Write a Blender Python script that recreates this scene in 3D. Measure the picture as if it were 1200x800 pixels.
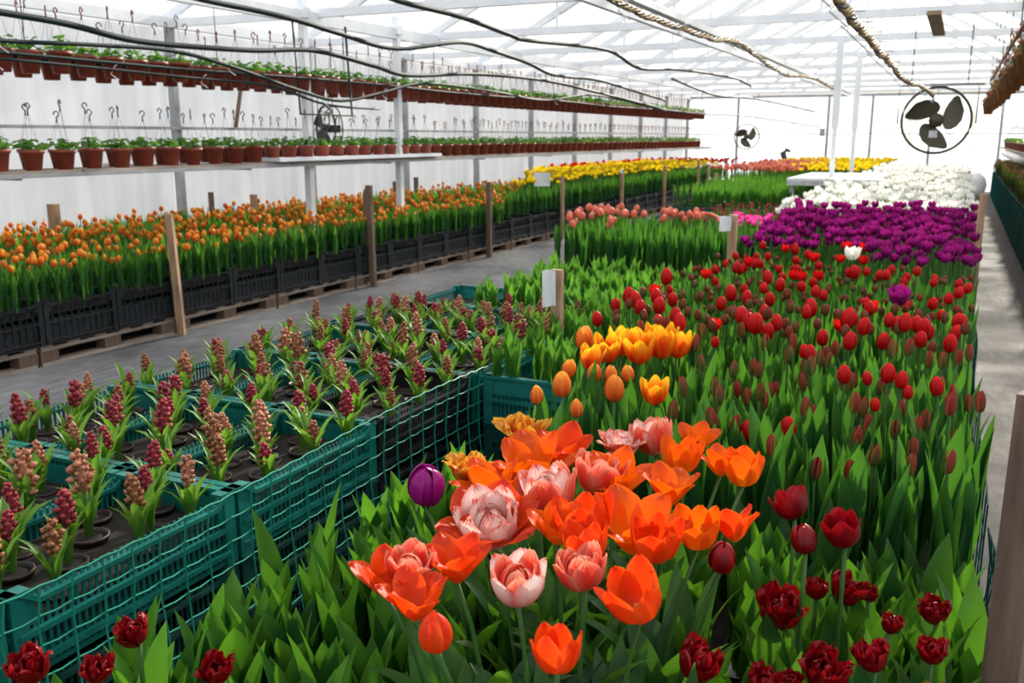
import bpy, math, random
import numpy as np
from mathutils import Vector, Matrix

for _o in list(bpy.data.objects): bpy.data.objects.remove(_o)
SC = bpy.context.scene
COL = SC.collection
R = random.Random(7)
PI = math.pi

# ------------------------------------------------------------ camera
cam_d = bpy.data.cameras.new('camera'); cam = bpy.data.objects.new('camera', cam_d)
COL.objects.link(cam); SC.camera = cam
cam_d.sensor_width = 36.0; cam_d.lens = 32.85; cam_d.clip_start = .05; cam_d.clip_end = 400
FW = Vector((-0.41766347, 0.88322364, -0.2132445)); RT = Vector((0.90401706, 0.42749638, 0.0)); UP = RT.cross(FW)
cam.matrix_world = Matrix(((RT.x, UP.x, -FW.x, 0), (RT.y, UP.y, -FW.y, 0), (RT.z, UP.z, -FW.z, 1.5), (0, 0, 0, 1)))
cam_d.dof.use_dof = True; cam_d.dof.focus_distance = 1.75; cam_d.dof.aperture_fstop = 9.0

# ------------------------------------------------------------ sky, sun, exposure
SUN_AZ, SUN_EL = math.radians(7), math.radians(25)     # azimuth from +Y towards +X
SD = Vector((math.sin(SUN_AZ)*math.cos(SUN_EL), math.cos(SUN_AZ)*math.cos(SUN_EL), math.sin(SUN_EL)))
SC.view_settings.view_transform = 'Standard'; SC.view_settings.look = 'None'
SC.view_settings.gamma = 1.0; SC.view_settings.exposure = 0.0
w = bpy.data.worlds.new('sky'); SC.world = w; w.use_nodes = True
nt = w.node_tree; nt.nodes.clear(); N = nt.nodes.new; L = nt.links.new
def wmath(op, a, b=None):
    n = N('ShaderNodeMath'); n.operation = op
    for i, v in enumerate((a, b)):
        if v is None: continue
        if hasattr(v, 'links'): L(v, n.inputs[i])
        else: n.inputs[i].default_value = v
    return n.outputs[0]
tc = N('ShaderNodeTexCoord'); sep = N('ShaderNodeSeparateXYZ'); L(tc.outputs['Generated'], sep.inputs[0])
rmp = N('ShaderNodeValToRGB'); L(sep.outputs['Z'], rmp.inputs[0])
rmp.color_ramp.elements[0].position = 0.0; rmp.color_ramp.elements[0].color = (.86, .90, .95, 1)
rmp.color_ramp.elements[1].position = .8; rmp.color_ramp.elements[1].color = (.50, .66, .90, 1)
noi = N('ShaderNodeTexNoise'); noi.inputs['Scale'].default_value = 3.0; noi.inputs['Detail'].default_value = 4
L(tc.outputs['Generated'], noi.inputs['Vector'])
cr = N('ShaderNodeValToRGB'); L(noi.outputs['Fac'], cr.inputs[0])
cr.color_ramp.elements[0].position = .38; cr.color_ramp.elements[1].position = .62
mx = N('ShaderNodeMix'); mx.data_type = 'RGBA'; L(wmath('MULTIPLY', cr.outputs[0], .7), mx.inputs[0])
L(rmp.outputs[0], mx.inputs[6]); mx.inputs[7].default_value = (.97, .97, .97, 1)
dp = N('ShaderNodeVectorMath'); dp.operation = 'DOT_PRODUCT'; L(tc.outputs['Generated'], dp.inputs[0]); dp.inputs[1].default_value = SD
dm = wmath('MAXIMUM', dp.outputs['Value'], 0.0)
g1 = wmath('MULTIPLY', wmath('POWER', dm, 40.0), 1.0)
g2 = wmath('MULTIPLY', wmath('POWER', dm, 120.0), 5.0)
gl = N('ShaderNodeMix'); gl.data_type = 'RGBA'; gl.blend_type = 'ADD'; gl.inputs[0].default_value = 1
glc = N('ShaderNodeVectorMath'); glc.operation = 'SCALE'; glc.inputs[0].default_value = (1.0, .88, .66); L(wmath('ADD', g1, g2), glc.inputs['Scale'])
wm = N('ShaderNodeMix'); wm.data_type = 'RGBA'; L(wmath('MULTIPLY', wmath('POWER', dm, 7.0), .95), wm.inputs[0]); L(mx.outputs[2], wm.inputs[6]); wm.inputs[7].default_value = (1.70, 1.02, .38, 1)
L(wm.outputs[2], gl.inputs[6]); L(glc.outputs[0], gl.inputs[7])
bg = N('ShaderNodeBackground'); L(gl.outputs[2], bg.inputs[0]); bg.inputs[1].default_value = 1.1
wo = N('ShaderNodeOutputWorld'); L(bg.outputs[0], wo.inputs[0])
sun_d = bpy.data.lights.new('sun', 'SUN'); sun_d.energy = 14; sun_d.angle = math.radians(2.5); sun_d.color = (1, .93, .8)
sun = bpy.data.objects.new('sun', sun_d); COL.objects.link(sun)
sun.rotation_euler = SD.to_track_quat('Z', 'Y').to_euler(); sun.location = SD*60

# ------------------------------------------------------------ mesh helpers
class MB:
    def __init__(s): s.v = []; s.f = []; s.m = []; s.u = []
    def add(s, v, f, mi=0, u=None, M=None):
        b = len(s.v)
        if M is not None: v = [tuple(M @ Vector(p)) for p in v]
        s.v += [tuple(p) for p in v]; s.f += [tuple(i+b for i in q) for q in f]
        s.m += [mi]*len(f); s.u += list(u) if u else [(0.5, 0.5)]*len(v)
        return s
    def merge(s, o, M=None, mo=0):
        b = len(s.v)
        s.v += [tuple(M @ Vector(p)) for p in o.v] if M is not None else list(o.v)
        s.f += [tuple(i+b for i in q) for q in o.f]; s.m += [i+mo for i in o.m]; s.u += o.u
        return s
    def box(s, c, d, mi=0, rot=None, taper=1.0):
        x, y, z = d[0]/2, d[1]/2, d[2]/2; v = []
        for k in (-1, 1):
            t = taper if k > 0 else 1
            v += [(-x*t, -y*t, k*z), (x*t, -y*t, k*z), (x*t, y*t, k*z), (-x*t, y*t, k*z)]
        f = [(0, 3, 2, 1), (4, 5, 6, 7), (0, 1, 5, 4), (1, 2, 6, 5), (2, 3, 7, 6), (3, 0, 4, 7)]
        M = Matrix.Translation(c) @ (rot.to_4x4() if rot else Matrix())
        return s.add(v, f, mi, None, M)
    def beam(s, a, b, w_, h_, mi=0):
        a = Vector(a); b = Vector(b); d = b-a
        q = d.to_track_quat('Y', 'Z').to_matrix()
        return s.box((a+b)/2, (w_, d.length, h_), mi, q)
    def tube(s, pts, r, n=6, mi=0, cap=True):
        pts = [Vector(p) for p in pts]; rr = r if isinstance(r, (list, tuple)) else [r]*len(pts)
        v = []; u = []
        for i, p in enumerate(pts):
            d = (pts[min(i+1, len(pts)-1)]-pts[max(i-1, 0)]).normalized()
            a = d.cross(Vector((0, 0, 1)) if abs(d.z) < .95 else Vector((1, 0, 0))).normalized(); b_ = d.cross(a)
            for k in range(n):
                t = 2*PI*k/n; v.append(p+(a*math.cos(t)+b_*math.sin(t))*rr[i]); u.append((k/n, i/max(1, len(pts)-1)))
        f = [(i*n+k, i*n+(k+1) % n, (i+1)*n+(k+1) % n, (i+1)*n+k) for i in range(len(pts)-1) for k in range(n)]
        if cap: f += [tuple(range(n))[::-1], tuple((len(pts)-1)*n+k for k in range(n))]
        return s.add(v, f, mi, u)
    def lathe(s, prof, n=12, mi=0):
        v = []; u = []
        for i, (r, z) in enumerate(prof):
            for k in range(n): v.append((r*math.cos(2*PI*k/n), r*math.sin(2*PI*k/n), z)); u.append((k/n, i/(len(prof)-1)))
        f = [(i*n+k, i*n+(k+1) % n, (i+1)*n+(k+1) % n, (i+1)*n+k) for i in range(len(prof)-1) for k in range(n)]
        return s.add(v, f, mi, u)
    def mesh(s, name, mats, smooth=False):
        me = bpy.data.meshes.new(name); me.from_pydata(s.v, [], s.f)
        for m in (mats if isinstance(mats, (list, tuple)) else [mats]): me.materials.append(m)
        me.polygons.foreach_set('material_index', s.m)
        if smooth: me.polygons.foreach_set('use_smooth', [True]*len(s.f))
        uv = me.uv_layers.new(name='UVMap'); li = np.empty(len(me.loops), dtype=np.int32)
        me.loops.foreach_get('vertex_index', li); uv.data.foreach_set('uv', np.array(s.u, dtype=np.float32)[li].ravel())
        me.update(); return me
def T(x, y, z, rz=0, s=1.0, rx=0, ry=0):
    return Matrix.Translation((x, y, z)) @ Matrix.Rotation(rz, 4, 'Z') @ Matrix.Rotation(ry, 4, 'Y') @ Matrix.Rotation(rx, 4, 'X') @ Matrix.Scale(s, 4)
def ob(name, data, parent=None, M=None):
    o = bpy.data.objects.new(name, data); COL.objects.link(o)
    if parent is not None: o.parent = parent
    if M is not None: o.matrix_local = M
    return o
def tag(o, label, cat, group=None):
    o['label'] = label; o['category'] = cat
    if group: o['group'] = group
    return o
def thing(name, label, cat, M=None, group=None): return tag(ob(name, None, None, M), label, cat, group)
def struct(o): o['kind'] = 'structure'; return o
def stuff(name, protos, places, mats, parent=None, label=None, cat=None):
    """one joined mesh: protos = list of MB, places = [(proto index, Matrix)]"""
    V = []; F = []; Mi = []; U = []; base = 0
    arr = [(np.array(p.v), p.f, p.m, p.u) for p in protos]
    for k, M in places:
        v, f, m, u = arr[k]; A = np.array(M)
        V.append(v @ A[:3, :3].T + A[:3, 3]); F += [tuple(i+base for i in q) for q in f]; Mi += m; U += u; base += len(v)
    me = bpy.data.meshes.new(name); me.from_pydata(np.concatenate(V).tolist(), [], F)
    for mt in mats: me.materials.append(mt)
    me.polygons.foreach_set('material_index', Mi); me.polygons.foreach_set('use_smooth', [True]*len(F))
    uv = me.uv_layers.new(name='UVMap'); li = np.empty(len(me.loops), dtype=np.int32)
    me.loops.foreach_get('vertex_index', li); uv.data.foreach_set('uv', np.array(U, dtype=np.float32)[li].ravel())
    o = ob(name, me, parent); o['kind'] = 'stuff'
    if label: o['label'] = label; o['category'] = cat
    return o

# ------------------------------------------------------------ materials
def nodes(m):
    m.use_nodes = True; t = m.node_tree; t.nodes.clear(); return t, t.nodes.new, t.links.new
def plain(name, col, rough=.6, metal=0.0, nscale=0, namt=.25, bump=0.0, stretch=None, spec=.5):
    m = bpy.data.materials.new(name); t, N, L = nodes(m)
    b = N('ShaderNodeBsdfPrincipled'); o = N('ShaderNodeOutputMaterial'); L(b.outputs[0], o.inputs[0])
    b.inputs['Roughness'].default_value = rough; b.inputs['Metallic'].default_value = metal
    b.inputs['Specular IOR Level'].default_value = spec; b.inputs['Base Color'].default_value = (*col, 1)
    if nscale:
        tc = N('ShaderNodeTexCoord'); mp = N('ShaderNodeMapping'); L(tc.outputs['Object'], mp.inputs[0])
        if stretch: mp.inputs['Scale'].default_value = stretch
        n = N('ShaderNodeTexNoise'); n.inputs['Scale'].default_value = nscale; n.inputs['Detail'].default_value = 5
        L(mp.outputs[0], n.inputs['Vector'])
        r = N('ShaderNodeValToRGB'); L(n.outputs['Fac'], r.inputs[0])
        r.color_ramp.elements[0].position = .3; r.color_ramp.elements[1].position = .7
        r.color_ramp.elements[0].color = (*[c*(1-namt) for c in col], 1); r.color_ramp.elements[1].color = (*[min(1, c*(1+namt)) for c in col], 1)
        L(r.outputs[0], b.inputs['Base Color'])
        if bump:
            bp = N('ShaderNodeBump'); bp.inputs['Strength'].default_value = bump; L(n.outputs['Fac'], bp.inputs['Height']); L(bp.outputs[0], b.inputs['Normal'])
    return m
def rnd(N, L):
    oi = N('ShaderNodeObjectInfo'); g = N('ShaderNodeNewGeometry'); a = N('ShaderNodeMath'); a.operation = 'ADD'
    L(oi.outputs['Random'], a.inputs[0]); L(g.outputs['Random Per Island'], a.inputs[1])
    f = N('ShaderNodeMath'); f.operation = 'FRACT'; L(a.outputs[0], f.inputs[0]); return f.outputs[0]
def leafm(name, c1, c2, tr, tf=.38, rough=.38):
    m = bpy.data.materials.new(name); t, N, L = nodes(m)
    r = rnd(N, L); mix = N('ShaderNodeMix'); mix.data_type = 'RGBA'; L(r, mix.inputs[0]); mix.inputs[6].default_value = (*c1, 1); mix.inputs[7].default_value = (*c2, 1)
    uv = N('ShaderNodeUVMap'); wv = N('ShaderNodeTexWave'); wv.inputs['Scale'].default_value = 3.2; wv.bands_direction = 'X'; wv.inputs['Distortion'].default_value = .6
    L(uv.outputs[0], wv.inputs['Vector'])
    vm = N('ShaderNodeMix'); vm.data_type = 'RGBA'; vm.blend_type = 'MULTIPLY'; vm.inputs[0].default_value = .22; L(mix.outputs[2], vm.inputs[6]); L(wv.outputs['Color'], vm.inputs[7])
    b = N('ShaderNodeBsdfPrincipled'); b.inputs['Roughness'].default_value = rough; b.inputs['Specular IOR Level'].default_value = .30; L(vm.outputs[2], b.inputs['Base Color'])
    bp = N('ShaderNodeBump'); bp.inputs['Strength'].default_value = .12; bp.inputs['Distance'].default_value = .002; L(wv.outputs['Fac'], bp.inputs['Height']); L(bp.outputs[0], b.inputs['Normal'])
    tl = N('ShaderNodeBsdfTranslucent'); tl.inputs[0].default_value = (*tr, 1)
    ms = N('ShaderNodeMixShader'); ms.inputs[0].default_value = tf; L(b.outputs[0], ms.inputs[1]); L(tl.outputs[0], ms.inputs[2])
    o = N('ShaderNodeOutputMaterial'); L(ms.outputs[0], o.inputs[0]); return m
def petalm(name, stops, edge=None, eamt=0.0, tf=.45, jitter=.12, streak=.25, rough=.45):
    """colour runs from the petal's base (v=0) to its tip; 'edge' colours the margin"""
    m = bpy.data.materials.new(name); t, N, L = nodes(m)
    uv = N('ShaderNodeUVMap'); sp = N('ShaderNodeSeparateXYZ'); L(uv.outputs[0], sp.inputs[0])
    mp = N('ShaderNodeMapping'); mp.inputs['Scale'].default_value = (14, 1.2, 1); L(uv.outputs[0], mp.inputs[0])
    nz = N('ShaderNodeTexNoise'); nz.inputs['Scale'].default_value = 1.6; nz.inputs['Detail'].default_value = 3; L(mp.outputs[0], nz.inputs['Vector'])
    def mt(op, a, b):
        n = N('ShaderNodeMath'); n.operation = op
        for i, v in enumerate((a, b)):
            if hasattr(v, 'links'): L(v, n.inputs[i])
            else: n.inputs[i].default_value = v
        return n.outputs[0]
    j = mt('MULTIPLY', mt('SUBTRACT', rnd(N, L), .5), jitter)
    s = mt('MULTIPLY', mt('SUBTRACT', nz.outputs['Fac'], .5), streak)
    v = mt('ADD', mt('ADD', sp.outputs['Y'], s), j)
    r = N('ShaderNodeValToRGB'); L(v, r.inputs[0])
    while len(r.color_ramp.elements) < len(stops): r.color_ramp.elements.new(.5)
    for e, (p, c) in zip(r.color_ramp.elements, stops): e.position = p; e.color = (*c, 1)
    col = r.outputs[0]
    if edge:
        ab = mt('ABSOLUTE', mt('SUBTRACT', sp.outputs['X'], .5), 0.0)
        k = mt('MULTIPLY', mt('POWER', mt('MULTIPLY', mt('ADD', mt('MULTIPLY', ab, 2.0), s), 1.0), 2.2), eamt)
        kk = N('ShaderNodeClamp'); L(k, kk.inputs[0])
        e = N('ShaderNodeMix'); e.data_type = 'RGBA'; L(kk.outputs[0], e.inputs[0]); L(col, e.inputs[6]); e.inputs[7].default_value = (*edge, 1); col = e.outputs[2]
    b = N('ShaderNodeBsdfPrincipled'); b.inputs['Roughness'].default_value = rough; b.inputs['Specular IOR Level'].default_value = .3; L(col, b.inputs['Base Color'])
    tl = N('ShaderNodeBsdfTranslucent'); L(col, tl.inputs[0])
    ms = N('ShaderNodeMixShader'); ms.inputs[0].default_value = tf; L(b.outputs[0], ms.inputs[1]); L(tl.outputs[0], ms.inputs[2])
    o = N('ShaderNodeOutputMaterial'); L(ms.outputs[0], o.inputs[0]); return m
def filmm(name, col, transp, rough=1.0, nscale=2.0):
    m = bpy.data.materials.new(name); t, N, L = nodes(m)
    tl = N('ShaderNodeBsdfTranslucent'); df = N('ShaderNodeBsdfDiffuse'); tp = N('ShaderNodeBsdfTransparent')
    tc = N('ShaderNodeTexCoord'); mp = N('ShaderNodeMapping'); mp.inputs['Scale'].default_value = (1, 3, .25); L(tc.outputs['Object'], mp.inputs[0])
    n = N('ShaderNodeTexNoise'); n.inputs['Scale'].default_value = nscale; n.inputs['Detail'].default_value = 3; L(mp.outputs[0], n.inputs['Vector'])
    r = N('ShaderNodeValToRGB'); L(n.outputs['Fac'], r.inputs[0]); r.color_ramp.elements[0].position = .3; r.color_ramp.elements[1].position = .7
    r.color_ramp.elements[0].color = (*[c*.86 for c in col], 1); r.color_ramp.elements[1].color = (*col, 1)
    L(r.outputs[0], tl.inputs[0]); L(r.outputs[0], df.inputs[0])
    a = N('ShaderNodeMixShader'); a.inputs[0].default_value = .28; L(tl.outputs[0], a.inputs[1]); L(df.outputs[0], a.inputs[2])
    b = N('ShaderNodeMixShader'); b.inputs[0].default_value = transp; L(a.outputs[0], b.inputs[1]); L(tp.outputs[0], b.inputs[2])
    o = N('ShaderNodeOutputMaterial'); L(b.outputs[0], o.inputs[0]); return m

m_leaf = leafm('tulip_leaf', (.010, .062, .022), (.028, .100, .018), (.19, .52, .025), .30)
m_leafd = leafm('tulip_leaf_tall', (.010, .062, .026), (.024, .100, .026), (.15, .45, .03), .30)
m_leaff = leafm('grassy_leaf', (.022, .11, .022), (.05, .17, .03), (.20, .52, .04), .33)
m_hyl = leafm('hyacinth_leaf', (.045, .16, .018), (.11, .25, .03), (.28, .58, .05), .3)
m_foli = leafm('pot_foliage', (.025, .11, .016), (.07, .20, .03), (.20, .50, .04), .3)
m_stem = leafm('tulip_stem', (.05, .15, .03), (.08, .20, .045), (.20, .45, .06), .1)
m_browng = leafm('bronze_leaf', (.06, .045, .014), (.03, .08, .02), (.20, .26, .04), .25)
OR = petalm('orange_petal', [(0, (.90, .50, .01)), (.20, (.92, .26, .006)), (.5, (.88, .14, .003)), (1, (.82, .075, .003))], (.95, .24, .012), .35, streak=.35)
ORR = petalm('orange_red_petal', [(0, (.85, .35, .01)), (.2, (.82, .08, .004)), (1, (.74, .026, .004))], (.95, .16, .02), .55, streak=.35)
PK = petalm('pink_white_petal', [(0, (.70, .10, .04)), (.3, (.92, .50, .38)), (.6, (.97, .88, .82)), (.92, (.97, .82, .74)), (1, (.80, .10, .06))], (.80, .08, .05), .75, tf=.35, streak=.9)
PR = petalm('pink_red_petal', [(0, (.80, .35, .12)), (.3, (.72, .04, .02)), (.75, (.78, .07, .04)), (1, (.95, .42, .26))], (.95, .5, .36), .6, tf=.35, streak=.7)
PAR = petalm('flame_edge_petal', [(0, (.7, .08, .01)), (.45, (.62, .03, .01)), (.75, (.85, .25, .02)), (1, (.98, .60, .08))], (1, .55, .05), .9, streak=.5)
YR = petalm('yellow_red_petal', [(0, (.60, .02, .004)), (.48, (.80, .05, .005)), (.70, (.95, .30, .01)), (.9, (1, .60, .02))], (1, .60, .03), .45, streak=.6)
YRG = petalm('flushed_bud_petal', [(0, (.35, .25, .03)), (.3, (.75, .10, .02)), (.7, (.90, .28, .03)), (1, (.95, .50, .06))], (1, .5, .06), .4, streak=.7)
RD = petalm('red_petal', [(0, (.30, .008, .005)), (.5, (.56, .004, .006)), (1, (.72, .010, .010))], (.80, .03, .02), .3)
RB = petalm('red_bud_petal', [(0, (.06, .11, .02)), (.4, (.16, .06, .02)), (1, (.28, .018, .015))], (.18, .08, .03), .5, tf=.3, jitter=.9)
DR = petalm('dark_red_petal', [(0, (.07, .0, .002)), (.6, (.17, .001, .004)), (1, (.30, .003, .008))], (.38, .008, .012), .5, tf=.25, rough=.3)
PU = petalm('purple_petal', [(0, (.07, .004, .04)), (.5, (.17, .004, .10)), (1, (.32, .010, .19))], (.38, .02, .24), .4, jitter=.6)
PUE = petalm('bright_purple_petal', [(0, (.25, .008, .15)), (.3, (.30, .003, .17)), (1, (.36, .006, .22))], (.45, .03, .30), .3, tf=.3, rough=.25)
MG = petalm('magenta_petal', [(0, (.6, .04, .25)), (1, (.85, .06, .42))], (.9, .25, .55), .4)
WH = petalm('white_petal', [(0, (.70, .80, .50)), (.3, (.90, .91, .84)), (1, (.95, .95, .92))])
YE = petalm('yellow_petal', [(0, (.85, .62, .02)), (1, (.95, .72, .01))], (1, .8, .05), .3)
OY = petalm('amber_petal', [(0, (.55, .14, .03)), (.4, (.80, .16, .03)), (.75, (.92, .36, .03)), (1, (.95, .52, .04))], (.95, .48, .05), .6, jitter=.9)
SA = petalm('salmon_petal', [(0, (.55, .28, .12)), (.5, (.80, .16, .10)), (1, (.90, .36, .26))], (.95, .5, .40), .6, jitter=.5)
HY = [petalm('hyacinth_pink_bud', [(0, (.38, .17, .09)), (1, (.66, .28, .17))], tf=.2, jitter=.5),
      petalm('hyacinth_crimson_bud', [(0, (.22, .04, .05)), (1, (.45, .05, .07))], tf=.2, jitter=.5),
      petalm('hyacinth_brown_bud', [(0, (.25, .12, .05)), (1, (.42, .16, .08))], tf=.2, jitter=.5)]
m_pist = plain('pistil', (.45, .42, .10))
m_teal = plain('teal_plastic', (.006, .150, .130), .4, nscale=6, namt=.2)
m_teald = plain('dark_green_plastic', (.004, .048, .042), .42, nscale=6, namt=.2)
m_blackp = plain('black_plastic', (.012, .013, .018), .38, nscale=5, namt=.4)
m_greyp = plain('grey_plastic', (.50, .51, .55), .5, nscale=10, namt=.2)
m_net = plain('green_net_cord', (.015, .26, .17), .3)
m_netd = plain('dark_net_cord', (.006, .06, .05), .8, spec=.1)
m_soil = plain('soil', (.014, .009, .007), .95, nscale=60, namt=.7, bump=.8)
m_terra = plain('terracotta_plastic', (.26, .045, .022), .5, nscale=8, namt=.25)
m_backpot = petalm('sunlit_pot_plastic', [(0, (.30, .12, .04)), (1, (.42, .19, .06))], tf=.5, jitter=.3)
m_pot = plain('dark_pot_plastic', (.05, .03, .025), .5)
m_wood = plain('stake_wood', (.36, .225, .135), .75, nscale=7, namt=.35, bump=.3, stretch=(6, 6, .6))
m_woodd = plain('weathered_wood', (.15, .10, .07), .9, nscale=7, namt=.4, bump=.3, stretch=(6, 6, .6))
m_pal = plain('pallet_wood', (.33, .27, .22), .85, nscale=6, namt=.4, bump=.3, stretch=(5, .6, 5))
m_steel = plain('white_painted_steel', (.80, .84, .89), .45, nscale=3, namt=.08)
m_galv = plain('galvanised_post', (.34, .36, .38), .5, metal=.3, nscale=4, namt=.2)
m_hose = plain('black_hose', (.010, .022, .026), .6, spec=.25)
m_tan = plain('tan_wrapping', (.30, .215, .10), .7, nscale=20, namt=.35)
m_wire = plain('dark_wire', (.03, .03, .03), .5)
m_hook = plain('red_brown_hook', (.22, .045, .035), .5)
m_fan = plain('dark_fan_metal', (.06, .055, .035), .45, metal=.3)
m_paper = plain('paper', (.82, .84, .86), .8)
m_white = plain('white_board', (.78, .80, .80), .5, nscale=5, namt=.06)
m_bundle = plain('white_sheeting', (.82, .82, .82), .7, nscale=3, namt=.08, bump=.6)
m_film = filmm('wall_film', (.98, .975, .96), .22)
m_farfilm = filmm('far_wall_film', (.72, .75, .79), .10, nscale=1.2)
m_roof = filmm('roof_film', (.97, .98, 1.0), .68)
def floorm(name, col, wet=0.0):
    m = bpy.data.materials.new(name); t, N, L = nodes(m); tc = N('ShaderNodeTexCoord')
    a = N('ShaderNodeTexNoise'); a.inputs['Scale'].default_value = .9; a.inputs['Detail'].default_value = 8; a.inputs['Roughness'].default_value = .65; L(tc.outputs['Object'], a.inputs['Vector'])
    mp = N('ShaderNodeMapping'); mp.inputs['Scale'].default_value = (1, .25, 1); L(tc.outputs['Object'], mp.inputs[0])
    b = N('ShaderNodeTexNoise'); b.inputs['Scale'].default_value = 22; b.inputs['Detail'].default_value = 6; L(mp.outputs[0], b.inputs['Vector'])
    ad = N('ShaderNodeMath'); ad.operation = 'ADD'; L(a.outputs['Fac'], ad.inputs[0]); L(b.outputs['Fac'], ad.inputs[1])
    r = N('ShaderNodeValToRGB'); mu = N('ShaderNodeMath'); mu.operation = 'MULTIPLY'; L(ad.outputs[0], mu.inputs[0]); mu.inputs[1].default_value = .5; L(mu.outputs[0], r.inputs[0])
    r.color_ramp.elements[0].position = .36; r.color_ramp.elements[1].position = .64
    r.color_ramp.elements[0].color = (*[c*.6 for c in col], 1); r.color_ramp.elements[1].color = (*[c*1.35 for c in col], 1)
    p = N('ShaderNodeBsdfPrincipled'); L(r.outputs[0], p.inputs['Base Color']); p.inputs['Specular IOR Level'].default_value = .25
    rr = N('ShaderNodeMapRange'); L(a.outputs['Fac'], rr.inputs[0]); rr.inputs[1].default_value = .4; rr.inputs[2].default_value = .6; rr.inputs[3].default_value = .75-wet; rr.inputs[4].default_value = .85
    L(rr.outputs[0], p.inputs['Roughness'])
    bp = N('ShaderNodeBump'); bp.inputs['Strength'].default_value = .35; bp.inputs['Distance'].default_value = .02; L(b.outputs['Fac'], bp.inputs['Height']); L(bp.outputs[0], p.inputs['Normal'])
    o = N('ShaderNodeOutputMaterial'); L(p.outputs[0], o.inputs[0]); return m
m_floor = floorm('ground_fabric', (.105, .110, .122)); m_path = floorm('damp_path_fabric', (.065, .06, .058), .05); m_bounce = plain('bounce_ground', (.30, .32, .36), .9, nscale=.5, namt=.1)

# ============================================================ the greenhouse
XL, XR, YN, YF, ZE, XC = -8.05, 5.15, -2.0, 30.0, 2.75, -1.45
SL = .5; ZR = ZE + SL*(XC-XL)
bm = MB().box((-1.45, 14, -.05), (13.3, 32.2, .1)); struct(ob('floor', bm.mesh('floor', m_floor)))
bm = MB().box((-41, 14, -.06), (66, 160, .1)).box((38, 14, -.06), (66, 160, .1)).box((-1.5, 62, -.06), (13.2, 64, .1)).box((-1.5, -34, -.06), (13.2, 64, .1)); struct(ob('floor_outside', bm.mesh('floor_outside', m_bounce)))  # unseen outer ground, added and kept pale to brighten the wall film
bm = MB()
def cloth_strip(bm, x0, x1, y0, y1, z, nx, ny, amp, seed, mi=0):
    rr = random.Random(seed); ph = [(rr.uniform(1, 4), rr.uniform(1, 3), rr.uniform(0, 6)) for _ in range(4)]
    v = []; u = []
    for j in range(ny+1):
        for i in range(nx+1):
            x = x0+(x1-x0)*i/nx; y = y0+(y1-y0)*j/ny
            h = sum(math.sin(a*x*2+b*y*1.3+c) for a, b, c in ph)/4
            v.append((x, y, z+amp*(.5+.5*h))); u.append((i/nx, j/ny))
    f = [(j*(nx+1)+i, j*(nx+1)+i+1, (j+1)*(nx+1)+i+1, (j+1)*(nx+1)+i) for j in range(ny) for i in range(nx)]
    bm.add(v, f, mi, u)
cloth_strip(bm, .12, .78, .2, 28.5, .004, 6, 110, .012, 3)
struct(ob('floor_path_fabric', bm.mesh('floor_path_fabric', m_path, True)))
for i, (x0, x1) in enumerate([(-5.3, -4.25), (-4.3, -2.65)]):          # overlapping lengths of weed fabric on the aisle
    bm = MB(); cloth_strip(bm, x0, x1, .5, 26, .004+.004*i, 5, 80, .008, 11+i)
    struct(ob('floor_fabric', bm.mesh('floor_fabric', m_floor, True)))

bays = [8.105+2.43*k for k in range(-4, 10)]
def empty_struct(name): return struct(ob(name, None))
wl = empty_struct('wall_left'); wf = empty_struct('wall_far'); wr = empty_struct('wall_right')
edges = bays[:]
panel = MB().box((0, 0, 0), (.012, 2.40, 2.62)).mesh('wall_panel', m_film)
post = MB().box((0, 0, 1.37), (.09, .07, 2.74)).mesh('wall_post', m_galv)
for i in range(len(edges)-1):
    y = (edges[i]+edges[i+1])/2
    ob('wall_panel', panel, wl, T(XL-.03, y, 1.36)); ob('wall_panel', panel, wr, T(XR+.03, y, 1.36))
for y in edges:
    ob('wall_post', post, wl, T(XL+.05, y, 0)); ob('wall_post', post, wr, T(XR-.05, y, 0))
for (z, r, mt) in ((1.6, .016, m_galv), (2.72, .05, m_steel), (.55, .012, m_galv)):
    me = MB().beam((XL+.1, YN, z), (XL+.1, YF, z), r*2, r*2).mesh('wall_rail', mt); ob('wall_rail', me, wl)
    if z > 1: me = MB().beam((XR-.1, YN, z), (XR-.1, YF, z), r*2, r*2).mesh('wall_rail', mt); ob('wall_rail', me, wr)
me = MB().beam((XL+.12, 9.0, 1.62), (XL+.12, 9.15, 2.15), .035, .035).mesh('wall_brace', m_woodd); ob('wall_brace', me, wl)
# far wall: film panels between thin posts, gable film above
fx = [XL+(XR-XL)*k/8 for k in range(9)]
for i in range(8):
    a, b = fx[i]+.02, fx[i+1]-.02
    za, zb = ZE+SL*(min(a-XL, XR-a)), ZE+SL*(min(b-XL, XR-b))
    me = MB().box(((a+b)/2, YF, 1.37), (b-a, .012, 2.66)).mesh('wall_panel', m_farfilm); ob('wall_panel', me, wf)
    v = [(a, YF, ZE+.05), (b, YF, ZE+.05), (b, YF, zb), (a, YF, za)]; v += [(x, y+.012, z) for x, y, z in v]
    me = MB().add(v, [(0, 1, 2, 3), (7, 6, 5, 4), (0, 4, 5, 1), (1, 5, 6, 2), (2, 6, 7, 3), (3, 7, 4, 0)]).mesh('gable_panel', m_film); ob('gable_panel', me, wf)
for x in (-6.4, -3.72, -2.5, -.9, .9, 3.0):
    me = MB().box((x, YF-.06, 1.37), (.07, .07, 2.74)).mesh('wall_post', m_galv); ob('wall_post', me, wf)
for z, r in ((1.6, .014), (2.72, .03)):
    me = MB().beam((XL, YF-.08, z), (XR, YF-.08, z), r*2, r*2).mesh('wall_rail', m_galv); ob('wall_rail', me, wf)
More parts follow.
